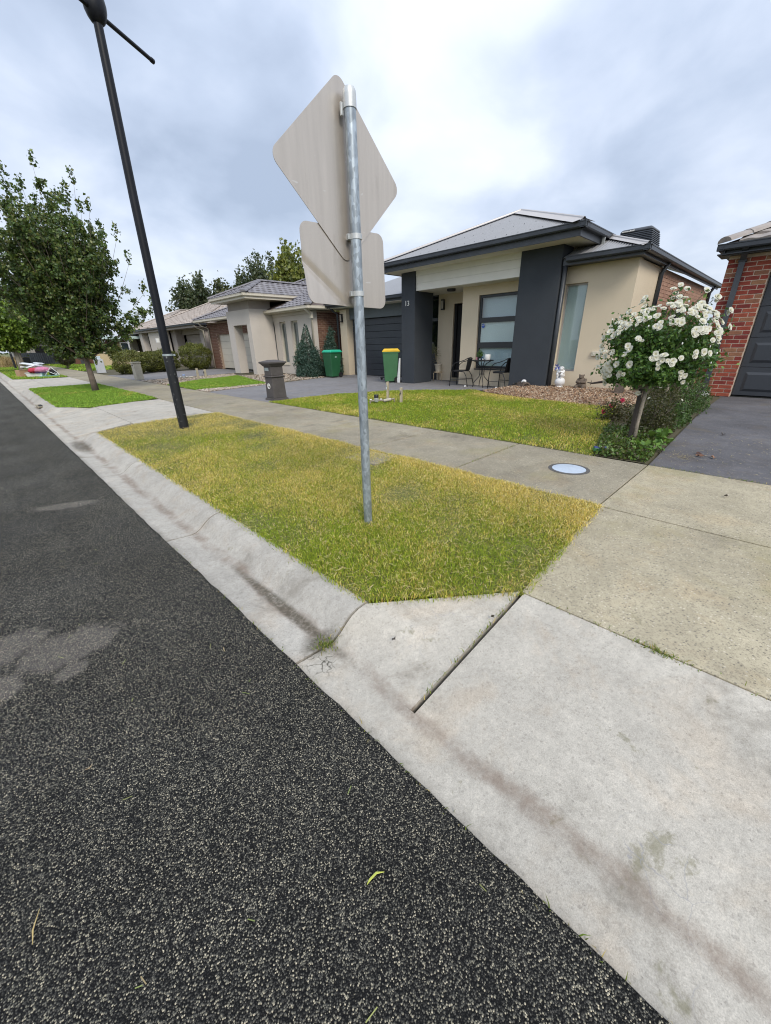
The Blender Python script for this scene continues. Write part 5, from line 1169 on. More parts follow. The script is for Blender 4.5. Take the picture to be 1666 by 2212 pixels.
def bloom_mesh(seed, R0):
    r = np.random.default_rng(seed); vs, fs, cs = [], [], []
    for ring, (n, rad, tilt) in enumerate(((6, 1., .25), (6, .78, .55), (5, .55, .9), (4, .32, 1.25))):
        for k in range(n):
            a = 2*math.pi*(k+ring*.4)/n+r.uniform(-.2, .2); ca, sa = math.cos(a), math.sin(a); L = rad*R0*r.uniform(.85, 1.12); w = L*.62
            t = tilt+r.uniform(-.12, .12)
            def pt(u, s, curl=0.):  # u along petal, s across
                x = L*u*math.cos(t); z = L*u*math.sin(t)*.8+.16*R0*(s/w)**2*u-curl
                return (x*ca-s*sa, x*sa+s*ca, z)
            n0 = len(vs); vs += [pt(.05, 0), pt(.55, -w*.85), pt(.62, 0), pt(.55, w*.85), pt(.95, -w*.5, .06*R0), pt(1.0, 0, .02*R0), pt(.95, w*.5, .06*R0)]
            fs += [(n0, n0+1, n0+2), (n0, n0+2, n0+3), (n0+1, n0+4, n0+5), (n0+1, n0+5, n0+2), (n0+2, n0+5, n0+6), (n0+2, n0+6, n0+3)]
            c = np.array((.80, .79, .70))*r.uniform(.9, 1.02) if ring < 2 else np.array((.80, .76, .58)); cs += [c]*7
    me = bpy.data.meshes.new('rose_bloom'); me.from_pydata(vs, [], fs); a = me.attributes.new('Col', 'FLOAT_COLOR', 'POINT')
    cc = np.ones((len(vs), 4), dtype=np.float32); cc[:, :3] = cs; a.data.foreach_set('color', cc.ravel()); me.materials.append(M['petal']); me.polygons.foreach_set('use_smooth', [True]*len(me.polygons)); return me
BL = [bloom_mesh(i, .05) for i in range(4)]
def add_bloom(par, p, nrm, s, me):
    ob = bpy.data.objects.new('rose_bloom', me); COL.objects.link(ob); ob.parent = par
    ob.location = p; ob.rotation_mode = 'QUATERNION'; ob.rotation_quaternion = Vector(nrm).to_track_quat('Z', 'Y'); ob.scale = (s, s, s)
# blooms sit mostly on the upper shoulders and the lawn side, as in the photograph (lateral, height seen from the street)
spots = []
for (l, z, n, sl, sz) in ((.08, 1.66, 5, .05, .05), (-.13, 1.60, 6, .08, .05), (.10, 1.55, 12, .16, .05), (.36, 1.56, 12, .10, .05), (-.24, 1.50, 8, .08, .06), (-.42, 1.36, 7, .07, .06), (.10, 1.45, 10, .14, .05), (.50, 1.44, 8, .06, .06), (.42, 1.34, 8, .09, .05), (.53, 1.30, 5, .05, .05), (-.50, 1.12, 6, .05, .06), (-.30, 1.14, 3, .04, .04), (-.48, .92, 8, .05, .07), (-.33, .94, 6, .08, .05), (.0, 1.07, 2, .03, .03), (.12, 1.06, 4, .05, .03), (.04, .98, 1, .02, .02), (.38, 1.08, 4, .08, .04), (.30, .86, 3, .05, .04), (-.46, .70, 2, .03, .03), (-.07, .66, 1, .01, .01), (-.18, 1.22, 2, .03, .03)):
    for _ in range(int(n*1.75+.5)): spots.append((rn.gauss(l, sl), rn.gauss(z, sz)))
for i, (l, z) in enumerate(spots):
    l = max(-.57, min(.55, l)); zn = (z-1.10)/(.60 if z > 1.1 else .52); ln = l/.66; hyp = math.hypot(zn, ln)
    if hyp > .97: l *= .97/hyp; z = 1.10+(z-1.10)*.97/hyp; zn *= .97/hyp; ln *= .97/hyp
    d2 = max(0, 1-zn*zn-ln*ln); f = math.sqrt(d2)
    if i % 6 == 5: f = -f*.6
    p = C0+rlat*l+rfw*(f*.62+.02)+Vector((0, 0, z-1.10)); nr = (rlat*ln+rfw*(f+.35)+Vector((0, 0, zn+.35))).normalized()
    add_bloom(RO, p, nr+Vector((rn.gauss(0, .25), rn.gauss(0, .25), rn.gauss(0, .2))), rn.uniform(.42, .86), BL[i % 4])
for i, (e, q) in enumerate(shoots):
    add_bloom(RO, e, q+rfw*.6, rn.uniform(.6, .85), BL[i % 4])
    if i % 2: add_bloom(RO, e-q*.05+rlat*rn.uniform(-.05, .05), q+rfw*.9+rlat*rn.uniform(-.5, .5), rn.uniform(.45, .7), BL[(i+1) % 4])
b = MB()
for i in range(40):
    e, q = tips[i]; b.blob(e+q*.03, (.008, .008, .013), 6, 4)
b.build('rose_buds', M['white'], RO, smooth=True, kind='stuff')
# further roses behind, seen through the crown
def small_rose(loc, label, h, r, nb, col):
    t = thing('rose_bush', label, 'rose bush', loc); b = MB(); b.tube([(0, 0, 0), (.01, 0, h*.6)], [.022, .02], 7); b.build('trunk', M['bark_pale'], t); b = MB(); b.box((.03, .02, 0), (.055, .045, h*.62)); b.build('stake', M['dkwood'], t)
    n = 1500; d = RNG.normal(0, 1, (n, 3)); d /= np.linalg.norm(d, axis=1)[:, None]; P = d*(RNG.random(n)**.4)[:, None]*np.array((r, r, r*.8)); P[:, 2] += h
    v, F, c = leaf_np(P, .05, pick([(.05, .11, .03), (.08, .14, .03), (.035, .08, .02)], n), .6, .2); o = np_mesh('foliage', v, [F], M['leaf'], c); o.parent = t
    for k in range(nb):
        q = Vector((rn.gauss(-.5, .6), rn.gauss(-.2, .6), rn.gauss(.3, .6))).normalized(); add_bloom(t, Vector((q.x*r, q.y*r, h+q.z*r*.8)), q, rn.uniform(.6, .9), col[k % len(col)])
    return t
small_rose((8.3, 1.45, 0), 'second standard rose half hidden behind the big white one', 1.05, .36, 12, BL)
small_rose((9.8, 1.40, 0), 'third standard rose furthest back by the brick wall', 1.05, .34, 8, BL)
def redden(me):
    m2 = me.copy(); a = m2.attributes['Col']; n = len(m2.vertices); c = np.ones((n, 4), dtype=np.float32); c[:, :3] = (.50, .03, .09); a.data.foreach_set('color', c.ravel()); return m2
RED = [redden(BL[0])]
t = thing('rose_bush', 'low rose bush with small crimson blooms at the lawn edge', 'rose bush', (7.35, 1.92, 0))
n = 700; P = np.c_[RNG.normal(0, .12, n), RNG.normal(0, .12, n), np.abs(RNG.normal(.14, .09, n))]; v, F, c = leaf_np(P, .045, pick([(.05, .05, .02), (.07, .07, .02), (.06, .04, .02)], n), .6); o = np_mesh('foliage', v, [F], M['leaf'], c); o.parent = t
for p in ((-.02, .18, .13), (.0, -.06, .33), (.05, .1, .22)): add_bloom(t, Vector(p), (-.8, -.2, .5), .8, RED[0])
# low dark shrubs under the rose
DK = [(.055, .05, .022), (.07, .065, .025), (.045, .055, .02), (.085, .085, .03)]; GR = [(.06, .12, .03), (.09, .16, .04), (.045, .09, .025)]
def low_shrub(loc, rad, n, pal, label, nb=0, ls=.04, sd=1):
    t = thing('low_shrub', label, 'shrub', loc)
    d = RNG.normal(0, 1, (n, 3)); d /= np.linalg.norm(d, axis=1)[:, None]; d[:, 2] = np.abs(d[:, 2]); P = d*(RNG.random(n)**.35)[:, None]*np.array(rad)*(1+.25*vnoise(d[:, 0]*4, d[:, 1]*4, 2, sd))[:, None]
    v, F, c = leaf_np(P, ls, pick(pal, n, .35), .5, .1); o = np_mesh('foliage', v, [F], M['leaf'], c); o.parent = t
    b = MB()
    for k in range(14):
        a = rn.uniform(0, 6.28); q = rn.uniform(.4, .9); b.tube([(0, 0, 0), (math.cos(a)*rad[0]*q*.6, math.sin(a)*rad[1]*q*.6, rad[2]*.6), (math.cos(a)*rad[0]*q, math.sin(a)*rad[1]*q, rad[2]*rn.uniform(.6, 1))], [.008, .005, .002], 4, caps=False)
    b.build('stem', M['bark'], t)
    for k in range(nb):
        q = Vector((rn.gauss(-.6, .5), rn.gauss(0, .6), rn.gauss(.6, .3))).normalized(); add_bloom(t, Vector((q.x*rad[0], q.y*rad[1], q.z*rad[2])), q, rn.uniform(.3, .55), BL[k % 4])
low_shrub((6.75, 1.27, 0), (.52, .30, .46), 3000, DK, 'dark brownish shrub right behind the rose trunk', 0, sd=3)
low_shrub((7.9, 1.38, 0), (.68, .36, .58), 3400, DK, 'dark shrub dotted with small white flowers behind the rose', 9, sd=5)
low_shrub((7.6, 1.10, 0), (.7, .16, .34), 2400, GR, 'fresh green shrub spilling onto the charcoal driveway', 0, sd=6)
low_shrub((9.2, 1.2, 0), (.8, .30, .60), 2600, GR, 'green shrub at the far end of the rose bed', 2, sd=7)
low_shrub((10.6, 1.7, 0), (.7, .5, .75), 2200, DK, 'dark shrub in the gap between the two houses', 0, sd=8)
# ground cover in the front of the bed
P = sample([(4.9, 1.40), (5.7, 1.62), (6.6, 1.8), (6.6, 1.0), (5.7, .92), (4.92, .88)], 5200); n = len(P); zz = np.abs(RNG.normal(.03, .035, n))
v, F, c = leaf_np(np.c_[P, zz], .042, pick([(.08, .15, .03), (.11, .19, .035), (.06, .10, .025), (.13, .17, .04), (.09, .08, .03)], n, .3), .65, 0, np.tile([0, 0, 1.], (n, 1)))
tag(np_mesh('ground_cover', v, [F], M['leaf'], c), kind='stuff')
# leafy weeds on the bed corner
for k, (x, y, s) in enumerate(((5.95, .97, 1.2), (5.25, 1.0, 1.), (5.55, .93, .8), (6.2, .98, .9))):
    n = 26; a = RNG.uniform(0, 6.28, n); r = RNG.uniform(.02, .12, n)*s; P = np.c_[np.cos(a)*r, np.sin(a)*r, RNG.uniform(.02, .16, n)*s]
    v, F, c = leaf_np(P, .085*s, pick([(.13, .24, .045), (.16, .28, .05), (.10, .20, .04)], n, .2), .75, 0, np.tile([0, 0, 1.], (n, 1))); o = np_mesh('weed', v, [F], M['leaf'], c); o.location = (x, y, 0)
    tag(o, ['broad leafed weed at the driveway edge beside the rose trunk', 'light green weed at the bed corner next to the footpath', 'low weed on the driveway side of the bed corner', 'leafy weed furthest along the driveway edge'][k], 'weed')
# flattened packet on the lawn corner
t = thing('litter_packet', 'crumpled blue and white packet lying at the lawn corner', 'litter', (5.06, 1.40, .03), .5)
MB().frustum((0, 0), .10, .16, .085, .14, 0, .035).build('box', basic('green_print', (.03, .16, .05), .4, n1=None, n2=None), t, bevel=.005); MB().frustum((0, 0), .085, .14, .08, .135, .0355, .042).build('top_print', basic('blue_print', (.02, .05, .22), .4, n1=None, n2=None), t); MB().box((-.02, -.02, .0425), (.02, .02, .0445)).build('mark', M['white'], t)
# dead leaves on the driveway
def dead_leaf(loc, label, s=.07, col=(.13, .06, .035), rz=0.):
    n = 8; vs = [(0, 0, .012)]
    for k in range(n):
        a = 2*math.pi*k/n; r = s*(.5 if k % 2 else .75); vs.append((r*math.cos(a)*1.3, r*math.sin(a)*.75, .005+.028*rn.random()))
    me = bpy.data.meshes.new('dead_leaf'); me.from_pydata(vs, [], [(0, 1+k, 1+(k+1) % n) for k in range(n)]); me.materials.append(basic('dead_leaf', col, .8)); o = bpy.data.objects.new('dead_leaf', me); COL.objects.link(o); o.location = loc; o.rotation_euler = (0, 0, rz); m = o.modifiers.new('t', 'SOLIDIFY'); m.thickness = .002; return tag(o, label, 'leaf')
dead_leaf((5.70, .52, 0), 'curled dark brown leaf nearest on the charcoal driveway', .06, (.07, .035, .025), .4); dead_leaf((5.60, .50, 0), 'flat tan leaf beside the curled dark one', .05, (.25, .13, .08), 1.2); dead_leaf((5.62, .38, 0), 'lone tan leaf to the right on the charcoal driveway', .04, (.28, .16, .10), .2)
dead_leaf((7.1, .45, 0), 'small black leaf further up the charcoal driveway', .04, (.03, .02, .02), .9); dead_leaf((4.22, .12, 0.003), 'tiny dark leaf on the pale footpath slab', .025, (.10, .08, .06), .2)
dead_leaf((1.48, .745, -.022), 'torn dark leaf in the apron joint', .014, (.06, .05, .03), .9); dead_leaf((1.05, 1.03, -.065), 'dark shrivelled leaf on the apron wing', .016, (.08, .07, .06), .3)
# straws and grass clippings on the driveway and road
P = np.vstack([sample([(5.0, .78), (7.2, .8), (7.0, -.6), (5.0, -.5)], 260), np.c_[RNG.normal(5.5, .12, 90), RNG.normal(.66, .10, 90)]]); n = len(P)
a = RNG.uniform(0, 6.28, n); L = RNG.uniform(.01, .05, n); dx, dy = np.cos(a)*L, np.sin(a)*L; wx, wy = -np.sin(a)*.002, np.cos(a)*.002; z = np.full(n, .002); v = np.zeros((n, 4, 3))
v[:, 0] = np.c_[P[:, 0]-wx, P[:, 1]-wy, z]; v[:, 1] = np.c_[P[:, 0]+wx, P[:, 1]+wy, z]; v[:, 2] = np.c_[P[:, 0]+dx+wx, P[:, 1]+dy+wy, z+.004]; v[:, 3] = np.c_[P[:, 0]+dx-wx, P[:, 1]+dy-wy, z+.004]
tag(np_mesh('clippings', v.reshape(-1, 3), [np.arange(n*4).reshape(-1, 4)], M['grass'], np.repeat(pick([(.36, .30, .18), (.45, .38, .22)], n), 4, axis=0)), kind='stuff')
def road_z(x): return -.088-.009*max(0, x)/.64 if x > 0 else -.088+.033*min(1, -x/1.5)
P = sample([(-1.6, .1), (.62, .1), (.62, 3.5), (-1.6, 3.5)], 60); n = len(P); a = RNG.uniform(0, 6.28, n); L = RNG.uniform(.012, .035, n); dx, dy = np.cos(a)*L, np.sin(a)*L; wx, wy = -np.sin(a)*.0012, np.cos(a)*.0012; z = np.array([road_z(x)+.003 for x in P[:, 0]]); v = np.zeros((n, 4, 3))
v[:, 0] = np.c_[P[:, 0]-wx, P[:, 1]-wy, z]; v[:, 1] = np.c_[P[:, 0]+wx, P[:, 1]+wy, z]; v[:, 2] = np.c_[P[:, 0]+dx+wx, P[:, 1]+dy+wy, z+.004]; v[:, 3] = np.c_[P[:, 0]+dx-wx, P[:, 1]+dy-wy, z+.004]
tag(np_mesh('road_clippings', v.reshape(-1, 3), [np.arange(n*4).reshape(-1, 4)], M['grass'], np.repeat(pick([(.42, .45, .16), (.50, .40, .22), (.30, .36, .12)], n), 4, axis=0)), kind='stuff')
def strand(pts, label, col, w=.004):
    n = len(pts); vs = []
    for i, p in enumerate(pts):
        p = Vector(p); d = (Vector(pts[min(i+1, n-1)])-Vector(pts[max(i-1, 0)])).normalized(); s = Vector((-d.y, d.x, 0)); k = w*(1-abs(2*i/(n-1)-1)**2*.7); z = Vector((0, 0, road_z(p.x)+.006)); vs += [p+s*k+z, p-s*k+z+Vector((0, 0, .003))]
    me = bpy.data.meshes.new('leaf_blade'); me.from_pydata(vs, [], [(2*i, 2*i+1, 2*i+3, 2*i+2) for i in range(n-1)]); me.materials.append(basic('leaf_strand', col, .5, n1=None, n2=None)); o = bpy.data.objects.new('leaf_blade', me); COL.objects.link(o); m = o.modifiers.new('t', 'SOLIDIFY'); m.thickness = .0012; return tag(o, label, 'leaf')
strand([(.336, .447, 0), (.350, .449, 0), (.372, .447, 0), (.389, .433, 0)], 'bright yellow green curved leaf lying on the asphalt', (.62, .66, .12), .0032)
strand([(-.328, .952, 0), (-.325, .985, 0), (-.308, 1.024, 0)], 'pale straw twig on the asphalt at the lower left', (.50, .38, .16), .002)
strand([(-.149, 1.385, 0), (-.140, 1.380, 0), (-.130, 1.390, 0)], 'tan forked twig on the asphalt in the middle left', (.5, .36, .2), .003)
# ------------------------------------------------------------------ MAILBOXES
t = thing('pillar_mailbox', 'dark brown grey pillar mailbox at the footpath edge by the driveway', 'mailbox', (5.28, 9.28, 0))
MB().frustum((0, 0), .44, .44, .42, .42, -.02, .05).build('plinth', M['mailbox'], t, bevel=.008)
b = MB(); b.frustum((0, 0), .37, .37, .34, .34, .05, .545); b.frustum((0, 0), .34, .34, .34, .34, .59, .80); b.build('shaft', M['mailbox'], t, bevel=.012)
b = MB(); b.frustum((0, 0), .36, .36, .40, .40, .545, .568); b.frustum((0, 0), .40, .40, .36, .36, .568, .592); b.build('band', M['mailbox'], t, bevel=.006)
b = MB(); b.frustum((0, 0), .35, .35, .40, .40, .80, .83); b.frustum((0, 0), .40, .40, .47, .47, .83, .875); b.frustum((0, 0), .50, .50, .50, .50, .875, .91); b.frustum((0, 0), .50, .50, .16, .16, .91, .955); b.build('cap', M['mailbox'], t, bevel=.006)
MB().box((-.176, -.06, .70), (-.168, .13, .775)).build('letter_slot', M['strap'], t, bevel=.002)
b = MB(); n = 24; vs = []
for r, x in ((.065, -.180), (.065, -.190), (.048, -.190), (.046, -.176)):
    for k in range(n): a = 2*math.pi*k/n; vs.append((x, r*math.cos(a), .34+r*1.05*math.sin(a)))
b.add(vs, [(i*n+k, i*n+(k+1) % n, (i+1)*n+(k+1) % n, (i+1)*n+k) for i in range(3) for k in range(n)]+[tuple(3*n+k for k in range(n))]); b.build('newspaper_ring', M['white'], t, smooth='auto')
b = MB(); b.box((-.186, -.12, .10), (-.1845, -.10, .50)); 
t = thing('mailbox', 'pale precast mailbox pillar beside the pebble bed', 'mailbox', (5.06, 20.75, 0), .06)
MB().frustum((0, 0), .30, .34, .29, .33, 0, .70).build('body', M['mailstone'], t, bevel=.008); MB().box((-.17, -.19, .70), (.17, .19, .745)).build('cap', M['mailstone'], t, bevel=.006); MB().box((-.151, -.10, .60), (-.146, .10, .625)).build('letter_slot', M['dark'], t)
t = thing('mailbox', 'light grey box mailbox with small house sign behind the pear tree', 'mailbox', (5.25, 29.3, 0))
MB().frustum((0, 0), .40, .42, .40, .42, 0, .76).build('body', M['mailgrey'], t, bevel=.01); MB().box((-.12, -.14, .76), (.12, .14, .92)).build('box', basic('pale_blue_box', (.50, .60, .66), .5), t, bevel=.01); MB().box((-.13, -.12, .93), (-.12, .12, 1.0)).build('house_sign', basic('red_sign', (.30, .08, .07), .5), t); MB().box((-.005, -.01, .92), (.005, .01, 1.0)).build('stem', M['metalblk'], t)
# ------------------------------------------------------------------ BINS
def wheelie(label, loc, rz, h, w, d, body, lid, mark=False, k=1.):
    t = thing('wheelie_bin', label, 'bin', loc, rz)
    hb = h*.93
    MB().frustum((0, -.02*k), w*.78, d*.70, w*.96, d*.92, .035, hb).build('body', body, t, bevel=.025, seg=3)
    b = MB(); b.box((-w*.5, -d*.50, hb-.05), (w*.5, d*.46, hb-.012)); b.build('rim', body, t, bevel=.012)
    for s in (-.16, .16): MB().box((s-.012, -d*.49, hb-.16), (s+.012, -d*.44, hb-.05)).build('rib', body, t)
    b = MB(); b.frustum((0, 0), w*1.06, d*1.04, w*1.02, d*1.0, hb-.008, hb+.025); b.frustum((0, 0), w*1.02, d*.98, w*.86, d*.80, hb+.025, h+.012); b.build('lid', lid, t, bevel=.015, seg=3)
    b = MB(); b.tube([(-w*.42, d*.50, hb-.01), (w*.42, d*.50, hb-.01)], .016, 8); b.build('handle', body, t)
    for s in (-1, 1): MB().box((s*w*.36-.02, d*.40, hb-.05), (s*w*.36+.02, d*.51, hb+.02)).build('hinge', body, t)
    for s in (-1, 1):
        o = MB(); n = 20; x0, x1 = s*(w*.40), s*(w*.40+.045); vs = []
        for x, r in ((x0, .07), (x0, .098), (x1, .098), (x1, .07), (x1-s*.015, .055)):
            for q in range(n): a = 2*math.pi*q/n; vs.append((x, d*.33+r*math.cos(a), .10+r*math.sin(a)))
        o.add(vs, [(i*n+q, i*n+(q+1) % n, (i+1)*n+(q+1) % n, (i+1)*n+q) for i in range(4) for q in range(n)]+[tuple(range(n)), tuple(4*n+q for q in range(n))]); wl_ = o.build('wheel', M['rubber'], t, smooth='auto')
    b = MB(); b.tube([(-w*.4, d*.33, .10), (w*.4, d*.33, .10)], .012, 8); b.build('axle', M['metalblk'], t)
    if mark:
        b = MB(); xx = w*.455
        for q, (y, z, a, c) in enumerate(((.02, .80, .030, .028), (-.02, .80, .025, .028), (-.055, .80, .03, .028), (-.04, .845, .022, .045))):
            b.box((xx-.012, y-a/2, z-c/2), (xx+.006, y+a/2, z+c/2))
        b.build('council_mark', basic('pale_print', (.50, .66, .58), .5, n1=None, n2=None), t); b = MB(); b.box((-.09, -d*.465, .80), (-.03, -d*.445, .82)); b.build('front_mark', M['white'], t)
    return t
wheelie('green wheelie bin with a bright green lid beside the conifers', (10.62, 13.75, 0), R(-90), 1.06, .58, .60, M['binbody2'], M['lidg'], True)
wheelie('green wheelie bin with a yellow lid beside the number pillar', (10.38, 10.10, 0), R(225), 1.09, .58, .60, M['binbody'], M['lidy'])
t = thing('leaning_board', 'white board standing between the yellow lidded bin and the pillar', 'board', (10.36, 9.70, 0), 0)
b = MB(); b.add([(-.03, -.045, 0), (.0, -.045, 0), (.0, .085, 0), (-.03, .085, 0), (-.0, -.045, .80), (.03, -.045, .80), (.03, .0, .80), (.0, .0, .80)], [(3, 2, 1, 0), (4, 5, 6, 7), (0, 1, 5, 4), (1, 2, 6, 5), (2, 3, 7, 6), (3, 0, 4, 7)]); b.build('sheet', M['white'], t, bevel=.004)
t = thing('kick_scooter', 'kick scooter with teal handlebar half hidden behind the yellow lidded bin', 'scooter', (10.75, 10.55, 0), R(80))
MB().box((-.08, -.07, .07), (.52, .07, .10)).build('deck', M['metalblk'], t, bevel=.01); MB().tube([(-.08, 0, .08), (-.14, 0, .16), (-.10, 0, .86)], .018, 8).build('stem', M['metalblk'], t); MB().tube([(-.10, -.27, .86), (-.10, .27, .86)], .016, 8).build('handlebar', M['steelblue'], t)
for x in (-.15, .52): MB().tube([(x, -.015, .055), (x, .015, .055)], .055, 14).build('wheel', M['rubber'], t)
for s in (-1, 1): MB().tube([(-.10, s*.17, .86), (-.10, s*.28, .86)], .021, 8).build('grip', M['white'], t)
# ------------------------------------------------------------------ PATIO SET
def cafe_chair(loc, rz, label):
    t = thing('cafe_chair', label, 'chair', loc, rz, 'wicker cafe chairs on the porch')
    for s in (-1, 1):
        MB().tube([(s*.27, .27, 0), (s*.265, .25, .40), (s*.265, .20, .60), (s*.265, .10, .685), (s*.255, -.05, .72), (s*.235, -.18, .765), (s*.18, -.235, .805)], .012, 8).build('arm_frame', M['metalblk'], t, smooth=True)
        MB().tube([(s*.245, -.31, 0), (s*.23, -.24, .30), (s*.215, -.16, .42), (s*.20, .0, .435), (s*.21, .16, .43)], .012, 8).build('rear_leg', M['metalblk'], t, smooth=True)
        MB().tube([(s*.266, .262, .20), (s*.236, -.26, .20)], .008, 6).build('stretcher', M['metalblk'], t)
    MB().tube([(-.18, -.235, .805), (0, -.262, .825), (.18, -.235, .805)], .014, 8).build('top_rail', M['metalblk'], t, smooth=True)
    b = MB(); n = 24; vs = []
    for k in range(n):
        a = 2*math.pi*k/n; r = .245; c, s_ = math.cos(a), math.sin(a); e = (abs(c)**3+abs(s_)**3)**(-1/3.); vs.append((r*c*e*.92, .02+r*s_*e*.92))
    b.prism(vs, 'z', .437, .462); b.build('seat', M['wicker'], t, bevel=.008)
    b = MB(); vs = []; W_, Hn = 8, 6
    for th in (0, .012):
        for j in range(Hn+1):
            v = j/Hn; z = .46+v*.345; wd = lerp(.17, .185, v)
            for i in range(W_+1):
                u = i/W_*2-1; vs.append((u*wd, -.185-.065*v-.03*(1-u*u)-th, z))
    m = (W_+1)*(Hn+1); f = []
    for o_, fl in ((0, 0), (m, 1)):
        for j in range(Hn):
            for i in range(W_):
                q = (o_+j*(W_+1)+i, o_+j*(W_+1)+i+1, o_+(j+1)*(W_+1)+i+1, o_+(j+1)*(W_+1)+i); f.append(q if fl else q[::-1])
    b.add(vs, f); b.build('backrest', M['wicker'], t, smooth=True)
    return t
cafe_chair((10.68, 7.32, 0), R(12), 'black wicker cafe chair left of the patio table, nearest the front door')
cafe_chair((10.68, 5.93, 0), R(-4), 'black wicker cafe chair right of the patio table, against the broad pillar')
t = thing('cafe_table', 'round black cafe table with curved metal legs under the patio window', 'table', (10.68, 6.60, 0))
b = MB(); b.lathe([(.30, .735), (.315, .74), (.315, .762), (.30, .768)], n=32); b.build('tabletop', M['metalblk'], t, smooth='auto')
for k in range(4):
    a = R(45+90*k); c, s_ = math.cos(a), math.sin(a); MB().tube([(c*r, s_*r, z) for r, z in ((.24, .73), (.12, .66), (.065, .58), (.06, .40), (.075, .30), (.17, .20), (.235, .12), (.25, 0))], .011, 8).build('leg', M['metalblk'], t, smooth=True)
for z in (.60, .37): b = MB(); b.lathe([(.058, z-.008), (.070, z-.008), (.070, z+.008), (.058, z+.008)], n=16); b.build('ring', M['metalblk'], t)
t = thing('plant_pot', 'black pot with a small bushy plant on the patio table', 'potted plant', (10.62, 6.66, .768)); MB().lathe([(.04, 0), (.052, .09), (.048, .09), (.044, .08)], n=16).build('pot', M['dark'], t)
P = RNG.normal(0, 1, (420, 3))*np.array((.038, .038, .05))+np.array((0, 0, .15)); v, F, c = leaf_np(P, .035, pick([(.06, .15, .03), (.10, .20, .04), (.04, .10, .02)], 420), .5, 0); o = np_mesh('foliage', v, [F], M['leaf'], c); o.parent = t
t = thing('white_planter', 'cream cylindrical pot on the patio table', 'pot', (10.60, 6.40, .768)); b = MB(); b.lathe([(.070, 0), (.082, .02), (.082, .145), (.078, .15), (.072, .145), (.070, .10)], n=24); b.build('pot', M['white'], t, smooth='auto')
t = thing('glass_ornament', 'dark blue glass trinket between the pots on the patio table', 'ornament', (10.58, 6.55, .768)); b = MB(); b.blob((0, 0, .035), (.04, .04, .035), 12, 8); b.blob((0, .0, .08), (.018, .018, .02), 10, 6); b.build('body', basic('blue_glass', (.03, .07, .12), .15, n1=None, n2=None), t, smooth=True)
for k, (x, y, lb) in enumerate(((10.52, 6.60, 'pale blue ball beside the glass trinket on the patio table'), (10.52, 6.50, 'white ball next to the cream pot on the patio table'))): t = MB().blob((0, 0, .02), (.02, .02, .02), 12, 8).build('ornament_ball', [basic('pale_blue_ball', (.5, .62, .7), .3), M['white']][k], smooth=True); t.location = (x, y, .768); tag(t, lb, 'ornament')
t = thing('pink_candle', 'pink pillar candle beside the black plant pot', 'candle', (10.62, 6.77, .768)); MB().lathe([(.022, 0), (.022, .075), (.016, .078)], n=14).build('wax', basic('pink_wax', (.60, .25, .30), .5, n1=None, n2=None), t, smooth='auto'); MB().tube([(0, 0, .075), (0, 0, .09)], .0015, 5).build('wick', M['dark'], t)
for (x, y, lb) in ((10.40, 6.98, 'small white ceramic snail on the porch under the left chair'), (10.50, 5.98, 'small white shell on the porch under the right chair')):
    t = thing('porch_ornament', lb, 'ornament', (x, y, 0), .5); b = MB(); b.blob((0, 0, .025), (.035, .03, .027), 10, 7); b.build('shell', M['statue'], t, smooth=True); b = MB(); b.blob((.055, 0, .014), (.04, .018, .014), 10, 6); b.blob((-.05, .01, .012), (.03, .016, .012), 8, 5); b.build('body', M['statue'], t, smooth=True)
# stool and pot by the door
t = thing('pot_stool', 'pale wooden stool holding a cream pot beside the front door', 'stool', (11.72, 9.05, 0)); b = MB(); b.lathe([(.15, .27), (.16, .275), (.16, .295), (.15, .30)], n=24); b.build('seat', M['wood'], t, smooth='auto')
for k in range(3): a = R(30+120*k); MB().tube([(math.cos(a)*.13, math.sin(a)*.13, .27), (math.cos(a)*.165, math.sin(a)*.165, .255), (math.cos(a)*.17, math.sin(a)*.17, .0)], .013, 8).build('leg', M['wood'], t, smooth=True)
t = thing('cream_pot', 'cream flowerpot with a dried plant on the stool by the door', 'potted plant', (11.72, 9.05, .30)); b = MB(); b.lathe([(.09, 0), (.125, .22), (.135, .22), (.135, .255), (.12, .255), (.115, .22)], n=24); b.build('pot', M['terracotta'], t, smooth='auto')
b = MB()
for k in range(7): a = rn.uniform(0, 6.28); b.tube([(0, 0, .2), (math.cos(a)*.05-.02, math.sin(a)*.05+.05, .4), (math.cos(a)*.09-.03, math.sin(a)*.09+.10, rn.uniform(.5, .72))], [.005, .004, .002], 5)
b.build('stem', M['timber'], t); P = RNG.normal(0, 1, (110, 3))*np.array((.05, .06, .13))+np.array((-.02, .07, .55)); v, F, c = leaf_np(P, .045, pick([(.36, .28, .12), (.28, .24, .10)], 110), .4); o = np_mesh('foliage', v, [F], M['leaf'], c); o.parent = t
# ------------------------------------------------------------------ GARDEN STATUES
def fuse(o, vox): 
    m = o.modifiers.new('fuse', 'REMESH'); m.mode = 'VOXEL'; m.voxel_size = vox; m.use_smooth_shade = True; s = o.modifiers.new('soft', 'SMOOTH'); s.iterations = 3; s.factor = .5
def limb(b, pts, rs): 
    for (p, q), (r1, r2) in zip(zip(pts[:-1], pts[1:]), zip(rs[:-1], rs[1:])):
        p, q = Vector(p), Vector(q)
        for k in range(7): f = k/6; c = p.lerp(q, f); r = r1+(r2-r1)*f; b.blob(c, (r, r, r), 10, 7)
t = thing('cherub_statue', 'white cherub statue crouched on a ball beside the downpipe', 'statue', (10.48, 4.17, .115), R(175))
b = MB(); b.lathe([(.115, 0), (.12, .02), (.105, .035), (.09, .045), (.08, .07)], n=24); b.blob((0, 0, .165), (.125, .125, .12), 20, 12); b.build('ball_pedestal', M['statue'], t, smooth=True)
